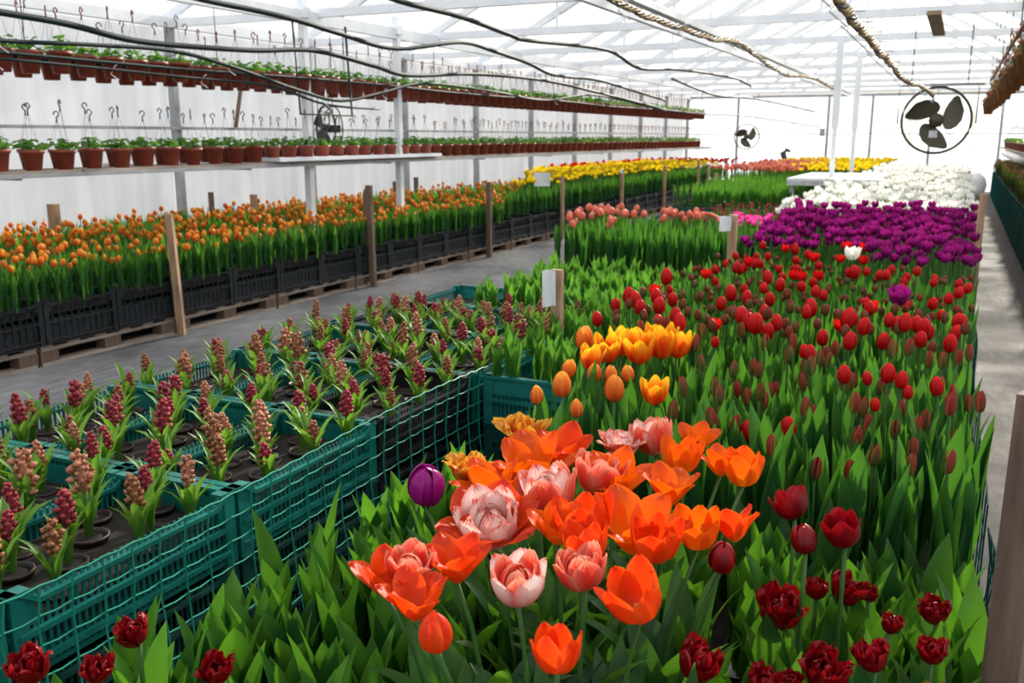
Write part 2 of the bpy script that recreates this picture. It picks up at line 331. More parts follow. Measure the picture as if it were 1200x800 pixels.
# roof
ceil = empty_struct('ceiling')
LS = math.hypot(XC-XL, ZR-ZE); ang = math.atan(SL)
for i in range(len(edges)-1):
    y = (edges[i]+edges[i+1])/2
    for sx in (-1, 1):
        xm = (XL+XC)/2 if sx < 0 else (XR+XC)/2
        for k in range(2):
            d = (k-.5)*LS/2
            me = bpy.data.meshes.get('roof_panel%d' % sx) or MB().box((0, 0, 0), (LS/2-.03, 2.40, .01)).mesh('roof_panel%d' % sx, m_roof)
            ob('roof_panel', me, ceil, T(xm+d*math.cos(ang), y, (ZE+ZR)/2+.08+(-sx)*d*math.sin(ang), 0, 1, 0, sx*ang))
def bmesh_beam(name, a, b, w_, h_, mt, par): return ob(name, MB().beam(a, b, w_, h_).mesh(name, mt), par)
tie_me = MB().beam((XL, 0, 2.72), (XR, 0, 2.72), .05, .085).mesh('roof_truss', m_steel)
raf = [MB().beam((XL, 0, ZE), (XC, 0, ZR), .05, .10).mesh('rafter', m_steel), MB().beam((XC, 0, ZR), (XR, 0, ZE), .05, .10).mesh('rafter', m_steel)]
st = []
for (xa, xb) in ((-4.76, -2.2),):
    za = 2.74; zb = min(ZE+SL*(xb-XL), 2.74+.54*(xb-xa)*1.0)
    st.append(MB().beam((xa, .03, za), (xb, .03, zb), .04, .07).mesh('strut', m_steel))
    st.append(MB().beam((2*XC-xa, .03, za), (2*XC-xb, .03, zb), .04, .07).mesh('strut', m_steel))
for x in (-4.4, XC, 1.5):
    st.append(MB().beam((x, 0, 2.72), (x, 0, ZE+SL*min(x-XL, XR-x)), .03, .03).mesh('hanger', m_steel))
for y in edges:
    t = ob('roof_truss', tie_me, ceil, T(0, y, 0))
    for me in raf: ob('rafter', me, t)
    for me in st: ob('strut', me, t)
for x in (-5.6, -3.4, XC, .6, 2.8):
    z = ZE+SL*min(x-XL, XR-x)+.02
    bmesh_beam('purlin', (x, YN, z), (x, YF, z), .035, .05, m_steel, ceil)
bmesh_beam('longitudinal_beam', (-6, YN, 2.66), (-6, YF, 2.66), .06, .12, m_steel, ceil)
bmesh_beam('longitudinal_beam', (-2.9, YN, 2.62), (-2.9, YF, 2.62), .05, .08, m_steel, ceil)

# ============================================================ tulip geometry
def leaf_mb(Ln, W, bend=.25, fold=.35, nt=6, tip=1.0, twist=0.0, blunt=False):
    """strap leaf rising from the origin and leaning to +X"""
    b = MB(); v = []; u = []; x = z = 0.0; a = .06; ns = 4
    for i in range(nt+1):
        t = i/nt
        if blunt: wd = W/2*min(1, .35+1.9*t)*max(0, (1-t**5))**.8
        else: wd = W/2*math.sin(PI*(.15+.85*t))**.82 if i < nt else 0
        if i == nt: wd = .0004
        tw = twist*t
        for k in range(ns+1):
            s = (k/ns-.5)*2; off = fold*wd*(s*s)*(1-.4*t)
            lx, ly = -off, s*wd
            cx = lx*math.cos(tw)-ly*math.sin(tw); cy = lx*math.sin(tw)+ly*math.cos(tw)
            v.append((x+cx*math.cos(a), cy, z-cx*math.sin(a))); u.append((k/ns, t))
        x += Ln/nt*math.sin(a); z += Ln/nt*math.cos(a); a += bend*2*(.4+t)/nt
    n = ns+1; f = [(i*n+k, i*n+k+1, (i+1)*n+k+1, (i+1)*n+k) for i in range(nt) for k in range(ns)]
    return b.add(v, f, 0, u)
def petal_mb(prof, nt=6, ns=4, frill=0.0, seed=0, ruffle=0.0):
    """prof = [(radius, height, half width)]; the petal faces +X"""
    rr = random.Random(seed); v = []; u = []; m = len(prof)-1
    for i in range(nt+1):
        t = i/nt; q = t*m; j = min(int(q), m-1); c = q-j
        def cat(k):
            p0 = prof[max(j-1, 0)][k]; p1 = prof[j][k]; p2 = prof[j+1][k]; p3 = prof[min(j+2, m)][k]
            return .5*((2*p1)+(-p0+p2)*c+(2*p0-5*p1+4*p2-p3)*c*c+(-p0+3*p1-3*p2+p3)*c**3)
        r, z, hw = cat(0), cat(1), max(.0004, cat(2)); Rr = max(r, .012)
        for k in range(ns+1):
            s = (k/ns-.5)*2; th = s*hw/max(Rr, hw*.85)
            px = r-Rr+Rr*math.cos(th)*.96+.04*Rr; py = Rr*math.sin(th)*1.05
            zz = z-.12*hw*s*s*(t*t)
            if frill and t > .55:
                e = frill*(rr.uniform(-1, 1)); zz += e*(t-.4)*1.6; px += rr.uniform(-1, 1)*frill*.8*t; py += rr.uniform(-.6, .6)*frill*abs(s)
            if ruffle: px += ruffle*math.sin(s*4+t*5)*t; zz += ruffle*.5*math.cos(s*5)*t
            v.append((px, py, zz)); u.append((k/ns, t))
    n = ns+1; f = [(i*n+k, i*n+k+1, (i+1)*n+k+1, (i+1)*n+k) for i in range(nt) for k in range(ns)]
    return MB().add(v, f, 0, u)
P_egg = [(.003, 0, .004), (.018, .006, .014), (.025, .022, .020), (.024, .040, .019), (.016, .054, .012), (.006, .060, .002)]
P_egg2 = [(.003, 0, .004), (.016, .006, .014), (.023, .022, .019), (.022, .040, .018), (.014, .055, .011), (.004, .062, .002)]
P_cup = [(.003, 0, .005), (.020, .006, .014), (.031, .022, .023), (.035, .040, .023), (.037, .054, .016), (.038, .063, .003)]
P_cup2 = [(.003, 0, .005), (.018, .006, .014), (.028, .022, .022), (.031, .040, .022), (.031, .055, .015), (.030, .066, .003)]
P_open = [(.003, 0, .005), (.017, .010, .015), (.031, .028, .029), (.042, .044, .032), (.053, .057, .024), (.063, .064, .003)]
P_open2 = [(.003, 0, .005), (.014, .010, .015), (.025, .030, .027), (.033, .050, .030), (.040, .066, .022), (.047, .077, .003)]
P_bud = [(.002, 0, .003), (.010, .006, .008), (.013, .020, .011), (.011, .036, .009), (.004, .046, .002)]
def whorl(prof_list, counts, hi=False, frill=0.0, seed=0, ruffle=0.0, nt=6, ns=4):
    out = []
    for li, (pf, n) in enumerate(zip(prof_list, counts)):
        for k in range(n): out.append((petal_mb(pf, nt, ns, frill, seed*13+li*3+k % 3, ruffle), 2*PI*k/n+li*PI/n+.2*li))
    return out
def scalep(p, s, h=1.0, o=1.0): return [(r*s*o, z*h, w_*s) for r, z, w_ in p]
FL = {   # kind: (profiles, counts, frill, ruffle)
 'egg': ([P_egg2, P_egg], [3, 3], 0, 0), 'bud': ([P_bud], [3], 0, 0), 'cup': ([P_cup2, P_cup], [3, 3], 0, .0022),
 'open': ([P_open2, P_open], [3, 3], 0, .0042),
 'double': ([scalep(P_open, .95, .80), scalep(P_cup, 1.0, .85), scalep(P_cup2, .75, .85), scalep(P_egg, .8, .80), scalep(P_egg, .5, .72)], [6, 6, 5, 4, 3], .0016, .003),
 'peony': ([scalep(P_cup, 1.0, .95), scalep(P_cup2, .92, .95), scalep(P_egg, .9, .9), scalep(P_egg, .55, .85)], [5, 5, 4, 3], .0012, .002),
 'parrot': ([scalep(P_open, .9, .8), scalep(P_cup, .9, .85), scalep(P_cup2, .6, .9)], [5, 5, 4], .006, .004),
 'fringed': ([scalep(P_cup, .85, .80), scalep(P_cup2, .75, .85), scalep(P_egg, .7, .85)], [4, 4, 3], .0065, .004)}
SIZE = {'egg': .050, 'bud': .026, 'cup': .078, 'open': .120, 'double': .118, 'peony': .080, 'parrot': .110, 'fringed': .066}
_pc = {}
def petal_meshes(kind, mt, seed):
    key = (kind, mt.name, seed)
    if key not in _pc:
        pl, cn, fr, ru = FL[kind]; nt, ns = (8, 8) if fr >= .004 else (8, 6)
        _pc[key] = [(p.mesh('petal', mt, True), a) for p, a in whorl(pl, cn, False, fr, seed, ru, nt, ns)]
    return _pc[key]
pist_me = MB().lathe([(.004, 0), (.005, .004), (.003, .012), (.005, .018), (.0005, .022)], 6).mesh('flower_centre', m_pist, True)
def detailed_flower(par, kind, mt, M, seed=0, outer=None):
    f = ob('flower_centre', pist_me, par, M)
    ms = petal_meshes(kind, mt, seed)
    for i, (me, a) in enumerate(ms):
        if outer and i < FL[kind][1][0]: me = petal_meshes(kind, outer, seed)[i][0]
        ob('petal', me, f, T(0, 0, 0, a+R.uniform(-.08, .08), R.uniform(.93, 1.07), 0, R.uniform(-.10, .12)))
    return f
leaf_hero = [leaf_mb(R.uniform(.26, .35), R.uniform(.055, .080), R.uniform(.15, .75), R.uniform(.25, .45), 9, twist=R.uniform(-.6, .6)).mesh('leaf', m_leaf, True) for _ in range(10)]
leaf_short = [leaf_mb(R.uniform(.20, .285), R.uniform(.055, .078), R.uniform(.05, .30), R.uniform(.35, .55), 8, twist=R.uniform(-.5, .5)).mesh('leaf', m_leaf, True) for _ in range(14)]
leaf_tall = [leaf_mb(R.uniform(.32, .42), R.uniform(.050, .068), R.uniform(.02, .20), R.uniform(.3, .5), 7, twist=R.uniform(-.4, .4), blunt=True).mesh('leaf', m_leafd, True) for _ in range(10)]
def stem_between(par, top, r=.0036, mt=m_stem, name='stem', lean=(0, 0)):
    t = Vector(top); pts = [Vector((0, 0, 0)), Vector((t.x*.15+lean[0], t.y*.15+lean[1], t.z*.45)), Vector((t.x*.6, t.y*.6, t.z*.8)), t]
    return ob(name, MB().tube(pts, [r*1.1, r, r*.95, r*.9], 6).mesh(name, mt, True), par)

# ============================================================ bouquet of orange and pink tulips in the front bed
BQ = [(-0.674,1.52,.128,'open','o'),(-0.765,1.425,.078,'parrot','f'),(-0.772,1.686,.092,'parrot','f'),(-0.689,1.388,.105,'open','o'),(-0.633,1.268,.138,'double','po'),
(-0.574,1.375,.086,'peony','p'),(-0.514,1.256,.079,'open','o'),(-0.648,1.603,.099,'open','or'),(-0.532,1.477,.075,'peony','r'),(-0.557,1.676,.084,'double','p'),
(-0.498,1.727,.076,'peony','p'),(-0.504,1.499,.098,'open','o'),(-0.415,1.321,.118,'open','o'),(-0.404,1.491,.088,'open','o'),(-0.433,1.776,.072,'open','o'),
(-0.425,1.632,.064,'cup','o'),(-0.353,1.651,.071,'open','o'),(-0.303,1.614,.064,'cup','o'),(-0.31,1.324,.060,'cup','o'),(-0.265,1.374,.072,'open','or'),
(-0.361,1.258,.066,'cup','or'),(-0.418,1.12,.061,'peony','r'),(-0.443,1.193,.058,'cup','or'),(-0.325,1.085,.068,'cup','or'),(-0.487,1.048,.066,'peony','p2'),
(-0.599,1.082,.084,'open','or'),(-0.592,0.958,.078,'open','or'),(-0.666,0.997,.075,'open','or'),(-0.641,1.023,.055,'peony','r'),(-0.519,0.886,.033,'egg','or'),
(-0.37,0.904,.050,'cup','or'),(-0.48,1.272,.078,'cup','or'),(-0.259,1.243,.032,'egg','dr'),(-0.79,1.317,.050,'egg','pu')]
BL = ['wide open plain orange tulip, largest of the back left of the bouquet','small parrot tulip with frilled red and yellow petals beside the purple tulip',
'frilled red tulip with yellow edges, rearmost on the left of the bouquet','orange tulip tucked behind the big pink and white double bloom','big double tulip with pink white heart and orange outer petals',
'ruffled pale pink tulip between two orange blooms in the middle','upright orange goblet tulip with yellow base on the bouquet\'s centre line','orange tulip opening beside the big orange bloom at the back',
'pink red double tulip half hidden in the middle of the bouquet','wide ruffled pink and white double tulip at the bouquet\'s rear','red and white double tulip at the rear, right of the ruffled pink one',
'orange tulip with spreading petals in the centre rear','largest lily shaped orange tulip with yellow base right of centre','orange tulip with three spread petals right of the centre',
'highest orange tulip on the right with narrow upright petals','orange cup tulip just below the highest one on the right','orange tulip left of the last bloom at the right rear','outermost orange cup tulip at the right rear of the bouquet',
'small orange cup tulip at the right edge, left of a red orange one','red orange open tulip at the far right of the bouquet','orange red cup tulip under the largest lily shaped bloom',
'round coral red double tulip with pale edges on a straight stem','orange red tulip perched just above the round coral red bloom','single orange cup tulip standing free at the lower right of the bouquet',
'round pink striped double tulip standing free at the lower middle','open orange red tulip, upper right of the left hand cluster','open orange red tulip, lowest of the left hand cluster',
'orange red tulip, leftmost of the left hand cluster','pink red double tulip in the middle of the left hand cluster','small closed orange red tulip bud below the left hand cluster',
'squat red orange cup tulip nearest the camera at the bottom','red orange tulip behind the largest lily shaped bloom','small dark red tulip hidden under the right orange blooms',
'single closed purple tulip left of the orange bouquet']
MT = {'o': (OR, None), 'f': (PAR, None), 'po': (PK, ORR), 'p': (PK, PR), 'p2': (PR, PK), 'r': (PR, None), 'or': (ORR, None), 'dr': (DR, None), 'pu': (PUE, None), 'd': (DR, None)}
ZS = .50
for i, (x, y, wd, kind, mc) in enumerate(BQ):
    s = 1.22*wd/SIZE[kind]; hb = {'open': .055, 'double': .05, 'parrot': .05}.get(kind, .038)*s
    z = .925-hb; lx, ly = (x+.50)*.30, (y-1.32)*.22
    bx, by = x-lx, y-ly
    t = thing('orange_tulip' if mc in ('o', 'or') else 'double_tulip' if mc[0] in 'pr' and mc != 'pu' else 'parrot_tulip' if mc == 'f' else 'closed_tulip', BL[i], 'tulip', T(bx, by, ZS))
    stem_between(t, (lx, ly, z-ZS), .0036)
    mt, outer = MT[mc]
    tiltx = R.uniform(-.25, .25) - ly*.8; tilty = lx*1.6+R.uniform(-.2, .25)
    detailed_flower(t, kind, mt, T(lx, ly, z-ZS, R.uniform(0, 6), s, tiltx, tilty), i % 4, outer)
    for k in range(4):
        a = R.uniform(0, 6.28)
        ob('leaf', R.choice(leaf_hero), t, T(.008*math.cos(a), .008*math.sin(a), 0, a, R.uniform(.8, 1.05)))
# the drooping stem that arches out to the right of the bouquet
# dark red single tulips on the right
for (x, y, wd, kind), lb in zip([(-0.197,1.515,.063,'cup'),(-0.109,1.44,.063,'cup'),(-0.161,1.387,.035,'egg')],
        ['dark red open tulip with a pale outer petal right of the bouquet', 'glossy red tulip bloom, right of the dark red one with the pale petal', 'small closed dark red tulip between the two dark red blooms']):
    t = thing('dark_red_tulip', lb, 'tulip', T(x, y, ZS)); stem_between(t, (0, 0, .38), .004)
    detailed_flower(t, kind, DR, T(0, 0, .38, R.uniform(0, 6), wd/SIZE[kind], R.uniform(-.3, .3), R.uniform(-.3, .3)), 1)
    for k in range(2): ob('leaf', R.choice(leaf_short), t, T(0, 0, 0, R.uniform(0, 6.28), 1))
FR = [(-0.196,1.38,.06),(-0.152,1.491,.035),(-0.113,1.496,.049),(-0.073,1.524,.028),(-0.035,1.427,.030),(0.029,1.493,.04),(-0.046,1.305,.042),(0.026,1.365,.036),(-0.115,1.235,.056),(-0.277,1.178,.054),(-0.262,1.102,.026),(-0.179,1.17,.046),(0.035,1.248,.030),(-1.012,0.879,.041),(-1.064,0.751,.048),(-0.988,0.787,.036),(-0.84,0.853,.039),(-0.151,1.206,.028)]
FLB = ['largest fringed dark red tulip, left end of the rear right row', 'small fringed red tulip behind the big pair on the right', 'fringed dark red tulip, round, middle of the rear right row', 'tiny fringed red bud at the right end of the rear row',
 'narrow dark red fringed bloom standing upright among leaf tips', 'fringed crimson tulip leaning by the grey crate rim', 'fringed dark red tulip with two lobes near the bottom right', 'fringed dark red tulip half hidden by leaves near the right edge',
 'wide fringed dark red tulip low at the bottom right', 'ragged fringed dark red tulip just right of the orange bouquet', 'fringed dark red tip directly below the ragged one', 'fringed dark red tulip cut by the bottom edge', 'little fringed tulip in the bottom right corner of the bed',
 'lone fringed dark red tulip beside the green net at lower left', 'fringed red tulip in the bottom left corner', 'fringed red tulip next to the bottom left corner one', 'fringed dark tulip at the bottom between leaves, left half', 'small fringed bloom left of the wide dark red one']
for (x, y, wd), lb in zip(FR, FLB):
    t = thing('fringed_tulip', lb, 'tulip', T(x, y, ZS)); zb_ = .290 if x < -.7 else .262
    stem_between(t, (0, 0, zb_), .004)
    detailed_flower(t, 'fringed', DR, T(0, 0, zb_-.004, R.uniform(0, 6), wd/SIZE['fringed']*1.15, R.uniform(-.3, .3), R.uniform(-.3, .3)), R.randrange(4))
    for k in range(4): ob('leaf', R.choice(leaf_short), t, T(0, 0, 0, k*1.57+R.uniform(-.4, .4), 1.08))

# ---- leafy tulips without bloom filling the front bed
def inbouquet(x, y): return any((x-b[0])**2+(y-b[1])**2 < .045**2 for b in BQ)
front = []
y = .50; j = 0
while y < 1.93:
    x = -1.13+(j % 2)*.04
    while x < .10:
        front.append((x+R.uniform(-.022, .022), y+R.uniform(-.022, .022), j, len([q for q in front if q[2] == j]))); x += .083
    y += .083; j += 1
front.sort(key=lambda p: p[0]**2+(p[1]-.9)**2)
bqc = lambda x, y: ((x+.5)/.30)**2+((y-1.25)/.45)**2 < 1
front = [p for p in front if p[1] > .86+.42*(p[0]+.47) and not (bqc(p[0], p[1]) and R.random() < .35)]
NTH = ['first', 'second', 'third', 'fourth', 'fifth', 'sixth', 'seventh', 'eighth', 'ninth', 'tenth', 'eleventh', 'twelfth', 'thirteenth', 'fourteenth', 'fifteenth', 'sixteenth', 'seventeenth', 'eighteenth', 'nineteenth', 'twentieth']
def nth(i):
    if i < 20: return NTH[i]
    return ['twenty', 'thirty', 'forty', 'fifty', 'sixty', 'seventy', 'eighty', 'ninety'][i//10-1 if i % 10 != 9 or 1 else 0]+' '+NTH[(i+1) % 10-1] if (i+1) % 10 else ['', 'twentieth', 'thirtieth', 'fortieth', 'fiftieth', 'sixtieth', 'seventieth', 'eightieth', 'ninetieth', 'hundredth'][(i+1)//10-1]
front_rest = []; rowc = {}; fl = {}
for p in sorted(front, key=lambda p: p[0]): rowc[p[2]] = rowc.get(p[2], 0)+1; fl[p] = rowc[p[2]]-1
for i, p_ in enumerate(front):
    x, y = p_[0], p_[1]
    if i >= 298: front_rest.append((R.randrange(5), T(x, y, ZS, R.uniform(0, 6.28), R.uniform(.9, 1.05)))); continue
    s = R.uniform(.88, 1.06)*(1.0 if not bqc(x, y) else .95)
    t = thing('leafy_tulip', 'leafy tulip in the front bed, %s row from the rear, %s from the net' % (nth(22-p_[2] if p_[2] <= 22 else 0), nth(fl[p_])), 'tulip', T(x, y, ZS, 0), 'leafy tulips of the front bed')
    a0 = R.uniform(0, 6.28)
    for k in range(5):
        a = a0+k*1.26+R.uniform(-.4, .4)
        ob('leaf', R.choice(leaf_short), t, T(.010*math.cos(a), .010*math.sin(a), 0, a, s*(1-.06*k)))

# ============================================================ single-mesh tulips for the beds further away
def small_flower_mb(kind, nt=3, ns=2, cnt=None):
    pl, cn, fr, ru = FL[kind]; b = MB()
    for li, (pf, n) in enumerate(zip(pl, cn)):
        for k in range(n): b.merge(petal_mb(pf, nt, ns), Matrix.Rotation(2*PI*k/n+li*PI/n, 4, 'Z'))
    return b
def small_tulip(kind, h, fs, nleaf, lw, lh, bend=.2, lnt=4, fl=True, tilt=0.0, blunt=False):
    b = MB()
    if fl:
        b.tube([(0, 0, 0), (tilt*.3, 0, h*.6), (tilt, 0, h)], .0035, 4, 1, False)
        b.merge(small_flower_mb(kind), T(tilt, 0, h-.002, R.uniform(0, 6), fs, R.uniform(-.2, .2), R.uniform(-.2, .2)), 0)
    a0 = R.uniform(0, 6)
    for k in range(nleaf):
        lm = leaf_mb(lh*R.uniform(.8, 1.1), lw*R.uniform(.8, 1.15), R.uniform(.3, 1)*bend, .4, lnt, twist=R.uniform(-.6, .6), blunt=blunt)
        b.merge(lm, T(0, 0, 0, a0+k*6.28/nleaf+R.uniform(-.4, .4)), 1)
        for q in range(len(lm.f)): b.m[-1-q] = 2
    return b
def field(name, label_fn, cat, pts, protos, mats, zf, nmax, stufflabel, anchor=(0, 0), rzr=True, smin=.9, smax=1.1):
    pts = sorted(pts, key=lambda p: (p[0]-anchor[0])**2+(p[1]-anchor[1])**2)
    mes = [p.mesh(name, mats, True) for p in protos]
    rest = []
    for i, (x, y) in enumerate(pts):
        k = R.randrange(len(protos)); M = T(x, y, zf, R.uniform(0, 6.28), R.uniform(smin, smax))
        if i < nmax:
            lb = label_fn(x, y); tag(ob(name, mes[k], None, M), lb, cat, lb)
        else: rest.append((k, M))
    if rest: stuff(name+'_field', protos, rest, mats, None, stufflabel, cat)
def scatter(x0, x1, y0, y1, d, jit=.35, cond=None):
    out = []; y = y0; j = 0
    while y < y1:
        x = x0+(j % 2)*d/2
        while x < x1:
            p = (x+R.uniform(-jit, jit)*d, y+R.uniform(-jit, jit)*d)
            if cond is None or cond(*p): out.append(p)
            x += d
        y += d*.9; j += 1
    return out

if front_rest:
    fprot = []
    for q in range(5):
        b = MB()
        for k in range(5): b.merge(leaf_mb(R.uniform(.20, .285), R.uniform(.055, .078), R.uniform(.05, .3), .45, 8, twist=R.uniform(-.5, .5)), T(0, 0, 0, k*1.26+R.uniform(-.4, .4)))
        fprot.append(b)
    stuff('leafy_tulip_field', fprot, front_rest, [m_leaf], None, 'leafy tulips without bloom at the outer edge of the front bed', 'tulips')
# ---- yellow-red flamed tulips at the head of the red bed
YS = [(-1.024,2.686,.050),(-0.767,2.673,.088),(-0.804,2.58,.080),(-0.887,2.655,.073),(-0.725,2.693,.072),(-0.902,2.558,.070),(-0.917,2.454,.058),(-0.637,2.181,.059),(-0.737,2.16,.050),(-0.801,2.322,.034),(-0.869,2.143,.046),(-0.934,2.333,.036),(-0.771,1.99,.030),(-0.849,2.32,.037),(-0.765,2.36,.032),(-0.9,2.05,.032),(-0.843,2.637,.064)]
YLB = ['small red orange tulip standing just right of the wooden stake', 'largest yellow and red flamed tulip in the group by the stake', 'broad yellow and red flamed tulip in front of the largest one', 'pale orange flamed tulip, left in the rear group', 'yellow flamed tulip at the right end of the rear group',
 'peach coloured tulip left of the big flamed blooms', 'orange yellow tulip low on the left of the flamed group', 'lone yellow and red tulip to the right below the group', 'half closed orange tulip with a yellow rim, centre of the lower row', 'small yellow tulip tip under the big flamed blooms',
 'orange tulip bud low left between leaves', 'small yellow tulip bud near the stake', 'lowest orange tulip bud between tall leaves', 'yellow bud behind the half closed orange tulip', 'yellow orange bud right of centre', 'leftmost low orange bud by the net', 'orange flamed tulip between peach and yellow blooms']
for (x, y, wd), lb in zip(YS, YLB):
    kind = 'cup' if wd > .055 else 'egg'; mt = YR if wd > .052 else YRG
    t = thing('flamed_tulip', lb, 'tulip', T(x, y, ZS)); stem_between(t, (0, 0, .36), .004)
    detailed_flower(t, kind, mt, T(0, 0, .35, R.uniform(0, 6), (1.2 if kind == 'cup' else 1.0)*wd/SIZE[kind], R.uniform(-.15, .15), R.uniform(-.15, .15)), 2).scale.z *= 1.2
    for k in range(2): ob('leaf', R.choice(leaf_tall), t, T(0, 0, 0, R.uniform(0, 6.28), .92))

# ---- red bed
RE = [(-1.079,3.283,.044),(-1.01,3.172,.043),(-1.028,3.463,.053),(-1.039,3.651,.048),(-0.951,3.239,.043),(-0.911,3.299,.037),(-0.92,3.156,.045),(-0.679,2.969,.05),(-0.619,2.728,.025),(-0.588,2.964,.041),(-0.529,2.87,.047),(-0.484,2.982,.038),(-0.429,3.331,.047),(-0.425,3.207,.034),(-0.309,3.144,.05),(-0.287,3.107,.049),(-0.236,3.422,.053),(-0.235,3.35,.035),(-0.171,3.276,.034),(-0.082,3.203,.038),(-0.054,3.095,.042),(0.053,3.299,.033),(-0.597,3.511,.038),(-0.675,3.474,.038),(-0.321,2.558,.032),(-0.216,2.4,.034),(-0.34,2.583,.028),(-0.116,2.382,.035),(-0.086,2.369,.031),(-0.066,2.351,.024),(-0.161,2.407,.025),(-0.129,2.221,.023),(-0.003,2.408,.033),(-0.863,4.442,.056),(-0.965,4.013,.052),(-0.865,4.15,.038),(-0.805,5.089,.054),(-0.756,5.112,.045),(-0.604,4.67,.058),(-0.518,4.225,.052),(-0.497,4.831,.05),(-0.61,4.123,.051),(-0.569,4.086,.051),(-0.599,3.736,.04),(-0.686,3.948,.043),(-0.371,4.236,.044),(-0.52,5.312,.064),(-0.429,5.266,.063),(-0.388,4.809,.058),(-0.247,2.797,.039),(-0.739,3.509,.045),(-0.06,2.925,.035)]
small_me = {}
def plant_mesh_parts(t, kind, mt, wd, h, leaves, tall=True):
    key = (kind, mt.name)
    if kind and key not in small_me:
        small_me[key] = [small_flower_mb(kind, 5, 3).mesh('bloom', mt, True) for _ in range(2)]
        small_me['stem'] = MB().tube([(0, 0, 0), (.004, 0, .5), (0, 0, 1)], .0035, 5, 0, False).mesh('stem', m_stem, True)
    if kind:
        o = ob('stem', small_me['stem'], t); o.scale = (1, 1, h)
    if kind: bo = ob('bloom', R.choice(small_me[key]), t, T(0, 0, h-.003, R.uniform(0, 6), wd/SIZE[kind], R.uniform(-.15, .15), R.uniform(-.15, .15)))
    if kind: bo.scale.z *= 1.0 if kind == 'cup' else 1.22
    for k in range(leaves): ob('leaf', R.choice(leaf_tall), t, T(.006, 0, 0, R.uniform(0, 6.28), R.uniform(.85, 1.0)))
def red_label(kind, x, y):
    side = 'at the left edge' if x < -.75 else 'left of the middle' if x < -.5 else 'in the middle' if x < -.25 else 'near the path'
    dep = 'in the first rows' if y < 2.35 else 'in the front half' if y < 2.9 else 'in the middle rows' if y < 3.6 else 'in the back rows' if y < 4.4 else 'just before the purple tulips'
    return '%s %s, %s' % (kind, side, dep)
for (x, y, wd) in RE:
    ri = sorted(RE, key=lambda a: a[0]).index((x, y, wd)); lb = 'bright red tulip, %s of these from the left, %s' % (nth(ri), red_label('', x, y).split(', ')[1])
    t = thing('red_tulip', lb, 'tulip', T(x, y, ZS), 'bright red tulips in full colour')
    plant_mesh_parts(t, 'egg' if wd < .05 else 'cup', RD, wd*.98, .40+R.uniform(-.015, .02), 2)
for (x, y, mt, kd, nm, lb) in [(-.44, 4.79, WH, 'cup', 'white_tulip', 'single white tulip standing among the red ones'), (-.16, 3.55, PU, 'cup', 'purple_tulip', 'single purple tulip alone in the middle of the red bed')]:
    t = thing(nm, lb, 'tulip', T(x, y, ZS)); plant_mesh_parts(t, kd, mt, .082, .42, 1)
reds = scatter(-.93, .10, 1.98, 5.1, .086, .4, lambda x, y: not (x > -.55 and y > 4.7) and not any((x-a[0])**2+(y-a[1])**2 < .03**2 for a in RE))
reds += scatter(-1.12, -.95, 3.0, 5.1, .09)
reds.sort(key=lambda p: p[1])
def rowlab(pts, dy):
    cnt = {}; out = {}
    for p in sorted(pts, key=lambda p: p[0]):
        k = int((p[1]-1.94)/dy); cnt[k] = cnt.get(k, 0)+1; out[p] = (k, cnt[k]-1)
    return out
rl = rowlab(reds[:246], .0774)
rr_ = {}
for q, (x, y, wd) in enumerate(sorted(RE, key=lambda a: a[1])): rr_[(x, y)] = q
rprot = [small_tulip('egg', .37+.012*q, .72, 3, .052, .37, .18, 4, blunt=True) for q in range(3)]
rest = []; rest2 = []
for i, (x, y) in enumerate(reds):
    flamezone = y < 2.72 and x < -.62+ .1*(2.7-y)
    hi = y > 2.9
    bright = R.random() < (.20 if hi else .03)
    if i < 246:
        a_, b_ = rl[(x, y)]; pos = ', %s row of the red bed, %s from left' % (nth(a_), nth(b_)); gr = 'tulips of the red bed front rows'
        if flamezone: lb = 'tall leafed tulip without bloom'+pos; nm = 'tall_leafy_tulip'
        elif bright: lb = 'opening red tulip'+pos; nm = 'red_tulip'
        else: lb = 'brownish red tulip bud'+pos; nm = 'red_tulip'
        t = thing(nm, lb, 'tulip', T(x, y, ZS, 0, R.uniform(.96, 1.06)), gr)
        if flamezone:
            for k in range(3): ob('leaf', R.choice(leaf_tall), t, T(.006, 0, 0, R.uniform(0, 6.28), R.uniform(.85, 1.0)))
        else:
            edge = x > -.55 and y < 2.2
            noflower = not bright and R.random() < .28
            if noflower: t.name = 'tall_leafy_tulip'; t['label'] = 'tall leafed tulip without bloom'+pos
            plant_mesh_parts(t, None if noflower else 'egg' if bright or hi else 'bud', RD if bright else RB, (.038 if bright else .027 if hi else .024), (R.uniform(.35, .41) if y > 2.7 else R.uniform(.30, .38)) if not edge else R.uniform(.27, .34), 5 if y < 2.2 else 4 if y < 2.6 else 3)
    else: (rest if bright else rest2).append((R.randrange(3), T(x, y, ZS, R.uniform(0, 6), R.uniform(.95, 1.08))))
stuff('red_tulip_field', rprot, rest, [RD, m_stem, m_leafd], None, 'bright red tulips filling the far rows before the purple ones', 'tulips')
bprot = [small_tulip('egg', .35+.012*q, .50, 3, .052, .37, .18, 4, blunt=True) for q in range(3)]
stuff('red_bud_field', bprot+[small_tulip('egg', .3, 1, 4, .055, .36, .2, 4, fl=False, blunt=True)], [(3 if R.random() < .3 else q, M) for q, M in rest2], [RB, m_stem, m_leafd], None, 'closed brownish red tulip buds filling the far rows of the red bed', 'tulips')

